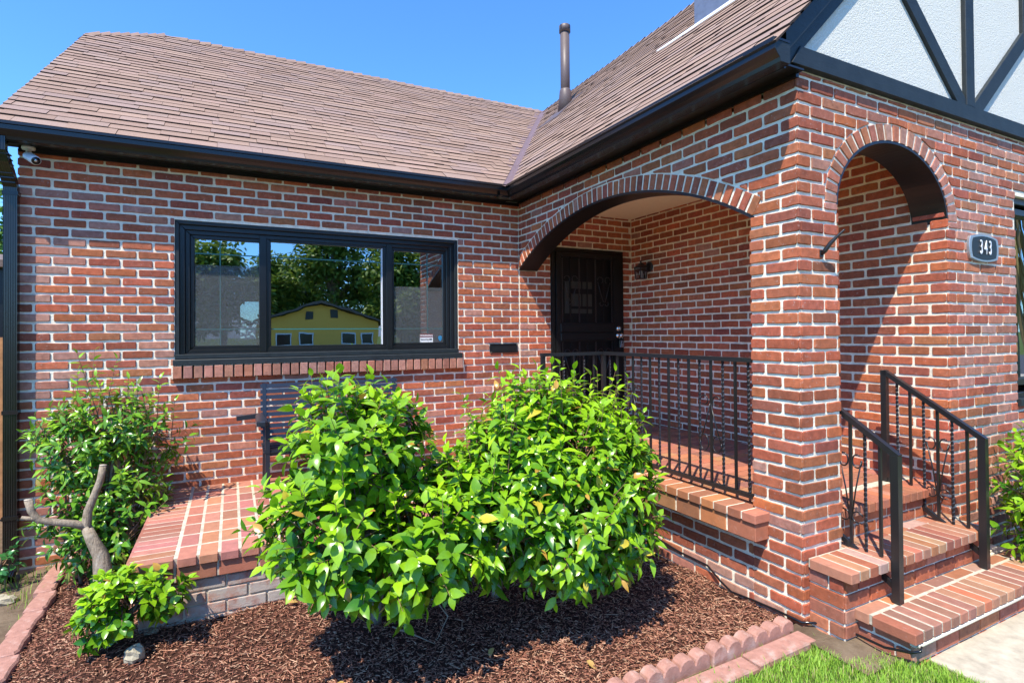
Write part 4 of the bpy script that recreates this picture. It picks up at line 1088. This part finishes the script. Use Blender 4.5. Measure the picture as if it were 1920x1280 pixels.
# ------------------------------------------------------------------ rocks, fallen leaves
def rock(loc, s, seed, label):
    mb=MB(); r=random.Random(seed); n=12; m=7; vs=[];fs=[]
    for i in range(m+1):
        for k in range(n):
            a=pi*i/m; b=2*pi*k/n; d=Vector((sin(a)*cos(b),sin(a)*sin(b),cos(a))); q=.8+.35*noise.noise(d*1.7+Vector((seed,0,0)))+r.uniform(-.05,.05)
            vs.append((d.x*s[0]*q,d.y*s[1]*q,d.z*s[2]*q))
    for i in range(m):
        for k in range(n): a=i*n+k; b=i*n+(k+1)%n; fs.append((a,a+n,b+n,b))
    mb.add(vs,fs,ROCKM); o=mb.obj('rock'); o.location=(loc[0],loc[1],loc[2]+(MND(loc[0],loc[1])*.8 if loc[0]>-3.8 else 0)); return tag(o,label,'rock')
rock((-3.183,-1.86,-1.625),(.062,.05,.05),3,'rough pale rock on the mulch in front of small shrub')
rock((-3.13,-1.63,-1.655),(.045,.03,.018),5,'flat pale stone chip beside the small shrub stem')
rock((-4.05,-.55,-1.69),(.09,.07,.05),9,'grey stone in the weeds left of the edging')
# ------------------------------------------------------------------ foliage
def leaf(mb, p, d, nrm, L, W, col, mt, droop=.25, fold=.25, wavy=0):
    d=Vector(d).normalized(); nrm=Vector(nrm); nrm=(nrm-d*nrm.dot(d))
    if nrm.length<1e-3: nrm=frame_for(d)[1]
    nrm.normalize(); s=d.cross(nrm)
    st=((.0,0),(.2,.36),(.45,.5),(.72,.36),(1,0)); vs=[tuple(p)]; p=Vector(p)
    for t,w_ in st[1:-1]:
        c=p+d*L*t-nrm*(droop*L*t*t); wv=nrm*(wavy*L*sin(t*14))
        vs+= [tuple(c-s*W*w_+nrm*(fold*W*w_)+wv), tuple(c), tuple(c+s*W*w_+nrm*(fold*W*w_)-wv)]
    vs.append(tuple(p+d*L-nrm*(droop*L)))
    mb.add(vs,[(0,2,1),(0,3,2),(1,2,5,4),(2,3,6,5),(4,5,8,7),(5,6,9,8),(7,8,10),(8,9,10)],mt,col,True)
def foliage(mbL, mbT, lobes, ntw, L, W, seed, pal, nleaf=7, twl=.13, droop=.35, shade=None, up=.45, spikes=0, wavy=0, inner=.62, lowdroop=True, avoid=None):
    r=random.Random(seed); ar=[(l[3]*l[4]+l[4]*l[5]+l[3]*l[5]) for l in lobes]; tot=sum(ar)
    cnt=0
    while cnt<ntw:
        x=r.random()*tot; i=0
        while x>ar[i] and i<len(lobes)-1: x-=ar[i]; i+=1
        l=lobes[i]; c=Vector(l[:3]); R=Vector(l[3:6])
        d=Vector((r.gauss(0,1),r.gauss(0,1),r.gauss(0,1))).normalized(); k=inner+(1.0-inner)*r.random()**.6
        p=Vector((c.x+d.x*R.x*k,c.y+d.y*R.y*k,c.z+d.z*R.z*k))
        if any(sum(((p[a]-m_[a])/(m_[a+3]*inner))**2 for a in range(3))<1 for m_ in lobes): 
            if r.random()<.97: continue
        if avoid and avoid(p): continue
        cnt+=1
        lump=noise.noise(p*5.0+Vector((seed,0,0)))
        out=Vector((d.x/R.x,d.y/R.y,d.z/R.z)).normalized()
        tl=twl*r.uniform(.7,1.3)*(1+.6*lump)
        low=max(0,-d.z)
        td=(out*.9+Vector((0,0,up-.75*low if lowdroop else up))+Vector((r.gauss(0,.3),r.gauss(0,.3),r.gauss(0,.2)))).normalized()
        if spikes and d.z>.45 and r.random()<spikes: tl*=2.2; td=(td+Vector((0,0,1.4))).normalized()
        q=p+td*tl
        tube(mbT,[p-td*.10,p,q],[.0035,.0028,.0012],TWIG,4,caps=False)
        n=int(nleaf*(1 if tl<twl*1.6 else 1.5)); ph=r.uniform(0,6.28)
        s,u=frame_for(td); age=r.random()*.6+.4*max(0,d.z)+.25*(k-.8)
        for j in range(n):
            t=(j+.6)/n; a=ph+j*2.4; lp=p.lerp(q,t)
            side=s*cos(a)+u*sin(a)
            ld=(td*(.35+.5*t)+side*.95+Vector((0,0,-.30*low-.10))).normalized()
            if j==n-1: ld=(td+side*.3).normalized()
            nr=(Vector((0,0,1))*.9+out*.55+td*.35+Vector((r.gauss(0,.25),r.gauss(0,.25),0))).normalized()
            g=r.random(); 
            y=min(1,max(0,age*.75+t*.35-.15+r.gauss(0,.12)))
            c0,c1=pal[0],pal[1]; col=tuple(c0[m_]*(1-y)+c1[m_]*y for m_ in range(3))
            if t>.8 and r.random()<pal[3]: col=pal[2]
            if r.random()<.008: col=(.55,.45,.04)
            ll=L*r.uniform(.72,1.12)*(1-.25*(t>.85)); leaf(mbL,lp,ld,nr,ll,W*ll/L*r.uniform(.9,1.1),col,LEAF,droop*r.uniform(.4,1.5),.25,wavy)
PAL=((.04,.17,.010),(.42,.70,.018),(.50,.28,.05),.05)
def pull(lobes,f,ky=1.15): return [(-2.7426+(x+2.7426)*f,-5.2+(y+5.2)*f,z*f,a*f,b*ky,c*f) for x,y,z,a,b,c in lobes]
def bush(label, base, trunks, lobes, ntw, L, W, seed, pal=PAL, name='camellia_bush', group=None, nb=7, **kw):
    t=thing(name,base,label,'bush',group); mbL=MB(); mbT=MB()
    foliage(mbL,mbT,lobes,ntw,L,W,seed,pal,**kw)
    mbL.obj('foliage',t); 
    for pts,rad in trunks: tube(mbT,pts,rad,BARK,9)
    r=random.Random(seed+1)
    for l in lobes:      # inner branches
        for k in range(nb):
            d=Vector((r.gauss(0,1),r.gauss(0,1),r.gauss(0,.7)+.3)).normalized(); c=Vector(l[:3]); st=Vector(trunks[0][0][-1])
            e=Vector((c.x+d.x*l[3]*.75,c.y+d.y*l[4]*.75,c.z+d.z*l[5]*.75)); m_=(st.lerp(e,.5))+Vector((r.gauss(0,.03),r.gauss(0,.03),-.03))
            tube(mbT,[st,m_,e],[.013,.008,.003],BARK,5,caps=False)
    mbT.obj('trunk',t); return t
avoidw=lambda p: p.x>-.13 and p.y<-.5 or p.z<-1.60 or (abs(p.x+1.93)<.10 and abs(p.z+.74)<.08)
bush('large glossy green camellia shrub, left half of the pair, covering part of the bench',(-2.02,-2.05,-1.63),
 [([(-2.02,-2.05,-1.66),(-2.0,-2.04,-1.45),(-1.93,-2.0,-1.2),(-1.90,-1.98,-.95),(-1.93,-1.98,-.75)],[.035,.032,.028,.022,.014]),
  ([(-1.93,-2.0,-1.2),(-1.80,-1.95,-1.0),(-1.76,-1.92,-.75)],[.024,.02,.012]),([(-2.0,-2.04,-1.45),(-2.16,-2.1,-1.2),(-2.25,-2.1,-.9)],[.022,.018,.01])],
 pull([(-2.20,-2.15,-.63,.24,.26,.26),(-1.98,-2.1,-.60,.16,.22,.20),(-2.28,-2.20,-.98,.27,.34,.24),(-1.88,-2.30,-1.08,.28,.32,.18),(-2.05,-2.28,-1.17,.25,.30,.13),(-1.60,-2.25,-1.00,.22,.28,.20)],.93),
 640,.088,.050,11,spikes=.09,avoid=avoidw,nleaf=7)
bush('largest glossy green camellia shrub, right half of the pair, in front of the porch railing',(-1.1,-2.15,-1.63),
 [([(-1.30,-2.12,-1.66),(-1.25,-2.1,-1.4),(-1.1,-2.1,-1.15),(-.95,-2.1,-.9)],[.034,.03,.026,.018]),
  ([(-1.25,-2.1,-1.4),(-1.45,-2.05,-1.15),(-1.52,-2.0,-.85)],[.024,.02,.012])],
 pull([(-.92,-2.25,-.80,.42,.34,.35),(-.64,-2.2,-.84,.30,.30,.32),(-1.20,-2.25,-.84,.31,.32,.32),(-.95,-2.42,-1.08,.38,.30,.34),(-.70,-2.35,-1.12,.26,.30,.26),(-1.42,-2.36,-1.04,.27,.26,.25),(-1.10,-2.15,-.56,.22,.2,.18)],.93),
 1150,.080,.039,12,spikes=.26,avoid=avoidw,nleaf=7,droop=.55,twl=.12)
bush('small low camellia shrub on the mulch beside the patio corner',(-3.3,-1.6,-1.66),
 [([(-3.3,-1.58,-1.68),(-3.28,-1.62,-1.58),(-3.25,-1.68,-1.48)],[.02,.017,.012])],
 [(-3.24,-1.72,-1.37,.15,.15,.11),(-3.09,-1.77,-1.34,.11,.12,.07),(-3.34,-1.70,-1.46,.07,.09,.06)],110,.062,.040,13,nb=2,avoid=lambda p:p.z<-1.62,twl=.08)
PAL2=((.06,.20,.02),(.34,.60,.035),(.25,.30,.06),.05)
bush('tall dark green shrub with narrow wavy leaves in left corner of the bed',(-3.6,-.4,-1.66),
 [([(-3.55,-.42,-1.68),(-3.55,-.40,-1.3),(-3.52,-.38,-.95),(-3.48,-.36,-.6)],[.02,.018,.014,.008]),([(-3.55,-.40,-1.3),(-3.68,-.38,-.9),(-3.72,-.36,-.6)],[.015,.012,.006]),([(-3.55,-.42,-1.4),(-3.35,-.35,-1.0),(-3.22,-.33,-.7)],[.014,.011,.006])],
 [(-3.52,-.40,-.62,.27,.20,.16),(-3.70,-.40,-.78,.20,.18,.20),(-3.28,-.38,-.72,.18,.16,.14),(-3.48,-.42,-.95,.24,.20,.20),(-3.42,-.45,-1.22,.20,.18,.20),(-3.55,-.48,-1.42,.16,.16,.14)],
 420,.078,.027,21,PAL2,'leafy_shrub',wavy=.03,nleaf=8,spikes=.25,avoid=lambda p:p.y>-.06)
bush('loose low growth of glossy leaves around the pruned stump',(-3.68,-.5,-1.66),
 [([(-3.66,-.50,-1.68),(-3.68,-.50,-1.4),(-3.70,-.50,-1.2)],[.012,.01,.006])],
 [(-3.72,-.50,-1.14,.13,.12,.09),(-3.68,-.50,-1.36,.14,.12,.11),(-3.33,-.60,-1.30,.12,.12,.13)],85,.070,.034,23,((.05,.17,.02),(.24,.50,.03),(.4,.3,.05),.05),nb=0,avoid=lambda p:p.z<-1.62)
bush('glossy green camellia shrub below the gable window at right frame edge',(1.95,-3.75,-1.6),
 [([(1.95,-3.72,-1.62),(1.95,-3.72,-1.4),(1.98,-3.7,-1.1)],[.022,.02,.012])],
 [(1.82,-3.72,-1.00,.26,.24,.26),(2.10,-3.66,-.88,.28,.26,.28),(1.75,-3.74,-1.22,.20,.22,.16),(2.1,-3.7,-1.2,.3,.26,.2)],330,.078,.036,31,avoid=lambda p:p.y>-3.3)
bush('tiny broad-leaved weed at the foot of the downspout',(-4.1,-.25,-1.7),
 [([(-4.12,-.27,-1.72),(-4.12,-.27,-1.6)],[.006,.004])],[(-4.14,-.30,-1.52,.07,.08,.09)],14,.05,.035,33,((.05,.2,.05),(.10,.32,.08),(.3,.3,.1),0),'weed',twl=.05)
# pruned stump
stt=thing('pruned_stump',(-3.58,-.75,-1.66),'grey pruned tree stump with two bare cut branches, beside patio','tree stump')
mb=MB(); tube(mb,[(-3.49,-.80,-1.70),(-3.485,-.79,-1.58),(-3.505,-.77,-1.42),(-3.55,-.76,-1.32),(-3.585,-.75,-1.23)],[.070,.056,.044,.036,.030],BARK,14); mb.obj('trunk',stt)
mb=MB(); tube(mb,[(-3.57,-.75,-1.27),(-3.585,-.75,-1.22),(-3.575,-.75,-1.13),(-3.54,-.75,-1.03),(-3.51,-.75,-.94),(-3.495,-.75,-.845)],[.032,.029,.025,.022,.021,.020],BARK,12)
tube(mb,[(-3.495,-.75,-.845),(-3.4945,-.75,-.840)],.0205,CUT,12); mb.obj('branch',stt)
mb=MB(); tube(mb,[(-3.57,-.75,-1.24),(-3.64,-.76,-1.20),(-3.74,-.77,-1.17),(-3.82,-.78,-1.14),(-3.855,-.78,-1.08),(-3.868,-.78,-1.01)],[.028,.024,.022,.021,.020,.022],BARK,12)
tube(mb,[(-3.868,-.78,-1.01),(-3.868,-.78,-1.005)],.022,CUT,12); tube(mb,[(-3.80,-.78,-1.145),(-3.90,-.79,-1.11)],[.017,.010],BARK,8); mb.obj('branch',stt)
# dry twigs hanging from the bush and on the ground
mb=MB()
for pts in ([(-1.86,-2.32,-1.38),(-1.76,-2.36,-1.44),(-1.72,-2.42,-1.50),(-1.80,-2.48,-1.57)],[(-2.02,-2.42,-1.48),(-1.9,-2.46,-1.54),(-1.82,-2.5,-1.58)]): tube(mb,pts,[.004]*(len(pts)-1)+[.0015],BARK,5)
tag(mb.obj('dead_twig'),'bare grey twigs hanging below the big camellia shrubs','twig')
mb=MB(); leaf(mb,(0,0,0),(1,0,.15),(0,0,1),.055,.032,(.52,.33,.10),LEAFM,.3,.4); fl=mb.obj('fallen_leaf')
LL=[((-2.45,-1.72,-1.625),'curled tan fallen leaf on mulch beside the patio front'),((-2.30,-1.80,-1.625),'yellow fallen leaf on mulch near the left camellia'),((-2.28,-2.55,-1.615),'orange fallen leaf on open mulch near bottom centre'),((-1.55,-2.62,-1.61),'pale fallen leaf at the shadow edge on the mulch'),((-1.2,-2.95,-1.60),'small yellow fallen leaf near the scalloped edging'),((-2.0,-2.15,-1.61),'brown dry leaf below the left camellia trunk')]
for i,(p,l) in enumerate(LL):
    o=fl if i==0 else fl.copy()
    if i: C.objects.link(o)
    o.location=(p[0],p[1],p[2]+MND(p[0],p[1])); o.rotation_euler=(.2,.1*i,1.3*i); tag(o,l,'leaf','fallen leaves on the mulch')

# ------------------------------------------------------------------ beyond the house, left
fn=thing('wooden_fence',(-6,1.6,-1.7),'brown vertical board fence behind the left house corner','fence')
mb=MB(); r=random.Random(8); x=-9.0
while x<-4.2:
    k=.8+.4*r.random(); extr(mb,lambda u,v,d:(u,1.6-d,v),[(x,-1.7),(x+.135,-1.7),(x+.135,.0),(x,.0)],0,.02,WOODF,bev=.003); x+=.142
mb.obj('board',fn)
mb=MB(); box(mb,(-9,1.62,-.25),(-4.2,1.66,-.16),WOODF); box(mb,(-9,1.62,-1.4),(-4.2,1.66,-1.31),WOODF); mb.obj('rail',fn)
sh=thing('garden_shed',(-6.2,6.2,-1.7),'dark grey shed seen above the fence at the left edge','shed')
mb=MB(); box(mb,(-8.2,5.2,-1.7),(-4.9,7.6,1.0),BLACK); mb.obj('wall',sh)
mb=MB(); hexa(mb,[(-8.4,5.0,1.0),(-4.7,5.0,1.0),(-4.7,7.8,1.0),(-8.4,7.8,1.0),(-8.4,5.0,1.1),(-4.7,5.0,1.1),(-4.7,7.8,1.5),(-8.4,7.8,1.5)],ROOFD); mb.obj('roof',sh)
def tree(label, base, H, lobes, seed, n, ls, pal, group, name='leafy_tree'):
    t=thing(name,base,label,'tree',group); mb=MB(); r=random.Random(seed); b=Vector(base)
    tp=b+Vector((r.uniform(-.3,.3),0,H*.55)); tube(mb,[b,b+Vector((.1,0,H*.25)),tp],[H*.03,H*.024,H*.014],BARK,8)
    for l in lobes: 
        c=b+Vector(l[:3]); s_=b+Vector((0,0,H*(.25+.2*r.random()))); tube(mb,[s_,s_.lerp(c,.5)+Vector((0,0,.2)),c],[H*.014,H*.009,H*.003],BARK,6)
    mb.obj('trunk',t); mb=MB()
    ar=[l[3]*l[4] for l in lobes]; tot=sum(ar)
    for i in range(n):
        x=r.random()*tot; k=0
        while x>ar[k] and k<len(lobes)-1: x-=ar[k]; k+=1
        l=lobes[k]; d=Vector((r.gauss(0,1),r.gauss(0,1),r.gauss(0,1))).normalized(); q=r.random()**.35
        p=b+Vector((l[0]+d.x*l[3]*q,l[1]+d.y*l[4]*q,l[2]+d.z*l[5]*q))
        if noise.noise(p*(1.5/(H*.12)))<-.12: continue
        y=min(1,max(0,.5+r.gauss(0,.3))); c0,c1=pal; col=tuple(c0[m_]*(1-y)+c1[m_]*y for m_ in range(3))
        for j in range(3):
            dd=Vector((r.gauss(0,1),r.gauss(0,1),r.gauss(0,.6))).normalized()
            leaf(mb,p+dd*ls*.3,dd,Vector((r.gauss(0,.5),r.gauss(0,.5),1)),ls,ls*.55,col,LEAFM,.3,.2)
    mb.obj('crown',t); return t
GP=((.03,.09,.015),(.12,.24,.03))
tree('leafy tree behind the fence at far left',(-9.5,14,-1.7),6.5,[(0,0,4.4,2.6,2.4,2.0),(1.5,0,3.4,1.6,1.6,1.4),(3,0,2.8,1.6,1.5,1.5)],41,2600,.22,((.05,.14,.02),(.16,.30,.04)),'trees behind the house')
hd=thing('hedge',(-2.4,6.2,-1.6),'bright green hedge seen through the kitchen window','hedge'); mb=MB(); mt_=MB()
foliage(mb,mt_,[(-2.6,6.2,.1,1.6,.5,1.4),(-1.4,6.3,.0,1.2,.5,1.3)],330,.16,.09,51,((.08,.22,.03),(.24,.45,.05),(.3,.4,.05),0)); mb.obj('foliage',hd); mt_.obj('stems',hd)
plm=thing('palm_tree',(8.4,-5.5,-1.7),'palm with a tan skirt of dead fronds, seen mirrored in the gable window','palm tree')
mb=MB(); tube(mb,[(8.4,-5.5,-1.75),(8.4,-5.5,1),(8.45,-5.5,4.5)],[.28,.24,.2],BARK,12); mb.obj('trunk',plm)
mb=MB(); mg=MB(); r=random.Random(61)
for i in range(900):
    a=r.uniform(0,2*pi); z=r.uniform(.3,4.3); q=.3+.25*r.random(); p=Vector((8.4+q*cos(a),-5.5+q*sin(a),z)); leaf(mb,p,(cos(a)*.25,sin(a)*.25,-1),(cos(a),sin(a),.2),.8,.035,(.6,.45,.14) if r.random()<.7 else (.35,.24,.09),LEAFM,.05,.2)
for i in range(60):
    a=r.uniform(0,2*pi); e=r.uniform(-.4,1.0); d=Vector((cos(a)*cos(e),sin(a)*cos(e),sin(e))); p=Vector((8.45,-5.5,4.5)); c=p+d*1.1
    tube(mg,[p,c],[.02,.01],TWIG,4,caps=False)
    for k in range(14):
        f=(k-6.5)/6.5*1.1; s_,u_=frame_for(d); leaf(mg,c,d*cos(f)+s_*sin(f),u_,.7,.05,(.06,.16,.03),LEAFM,.25,.2)
mb.obj('frond_skirt',plm); mg.obj('crown',plm)
# ------------------------------------------------------------------ across the street (seen in the glass)
nh=thing('yellow_house',(4,-48,-1.7),'low yellow gabled house across the street, reflected in the window','house')
mb=MB(); 
extr(mb,lambda u,v,d:(u,-45+d,v),[(-.6,-1.7),(9.2,-1.7),(9.2,1.05),(4.2,2.75),(-.6,1.05)],-8,0,YEL); mb.obj('wall',nh)
mb=MB(); 
hexa(mb,[(-1.6,-44.4,.80),(4.2,-44.4,2.85),(4.2,-53.5,2.85),(-1.6,-53.5,.80),(-1.6,-44.4,1.0),(4.2,-44.4,3.05),(4.2,-53.5,3.05),(-1.6,-53.5,1.0)],ROOFD)
hexa(mb,[(4.2,-44.4,2.85),(10.2,-44.4,.80),(10.2,-53.5,.80),(4.2,-53.5,2.85),(4.2,-44.4,3.05),(10.2,-44.4,1.0),(10.2,-53.5,1.0),(4.2,-53.5,3.05)],ROOFD); mb.obj('roof',nh)
mb=MB()
for (a,b,z0_,z1_) in ((3.0,3.6,1.35,2.05),(5.0,5.6,1.5,2.2)): box(mb,(a,-44.99,z0_),(b,-44.93,z1_),GREY)
mb.obj('vent',nh)
for a in (.6,2.4,6.0,7.6):
    mb=MB(); box(mb,(a,-44.98,-.9),(a+1.2,-44.92,.2),WHITEM); box(mb,(a+.1,-44.93,-.8),(a+1.1,-44.90,.1),DARKP); mb.obj('window',nh)
TP=((.08,.17,.02),(.34,.44,.07))
spec=[((-3.5,-60,-1.7),12,71,'tall dark tree across the street left of the yellow house'),((1.5,-66,-1.7),9,72,'medium tree just behind the left roof of the yellow house'),((8.5,-64,-1.7),17,73,'largest spreading tree behind the yellow house'),((15,-58,-1.7),13,74,'broad tree right of the yellow house'),((13,-47,-1.7),6,75,'low round tree beside the yellow house'),((-8,-70,-1.7),15,80,'tall tree far behind the yellow house to its left'),((4,-74,-1.7),14,81,'tall tree far behind the yellow house gable'),((22,-62,-1.7),14,76,'tree at the far right end of the opposite street side'),((-12,-55,-1.7),11,77,'tree at the far left end of the opposite street side'),((-20,-40,-1.7),9,78,'isolated street tree well left of the yellow house'),((30,-40,-1.7),10,79,'isolated street tree well right of the yellow house')]
for (b,H,sd,lb_) in spec:
    r=random.Random(sd); lobes=[(r.uniform(-.26,.26)*H,r.uniform(-.1,.1)*H,H*r.uniform(.28,.88),H*r.uniform(.13,.22),H*.16,H*r.uniform(.10,.17)) for _ in range(14)]+[(0,0,H*.62,H*.2,H*.2,H*.18)]
    tree(lb_,b,H,lobes,sd,3200,.65,TP,'trees across the street')
vs=[];fs=[];n=80
for i in range(n+1):
    x=-380+760*i/n; h=16+10*noise.noise(Vector((i*.13,0,0)))+6*noise.noise(Vector((i*.4,3,0))); vs+=[(x,-330,-2),(x,-360,h),(x,-395,-2)]
for i in range(n): a=i*3; fs+=[(a,a+3,a+4,a+1),(a+1,a+4,a+5,a+2)]
mb=MB(); mb.add(vs,fs,MOUNT,smooth=True); tag(mb.obj('hills'),kind='structure')
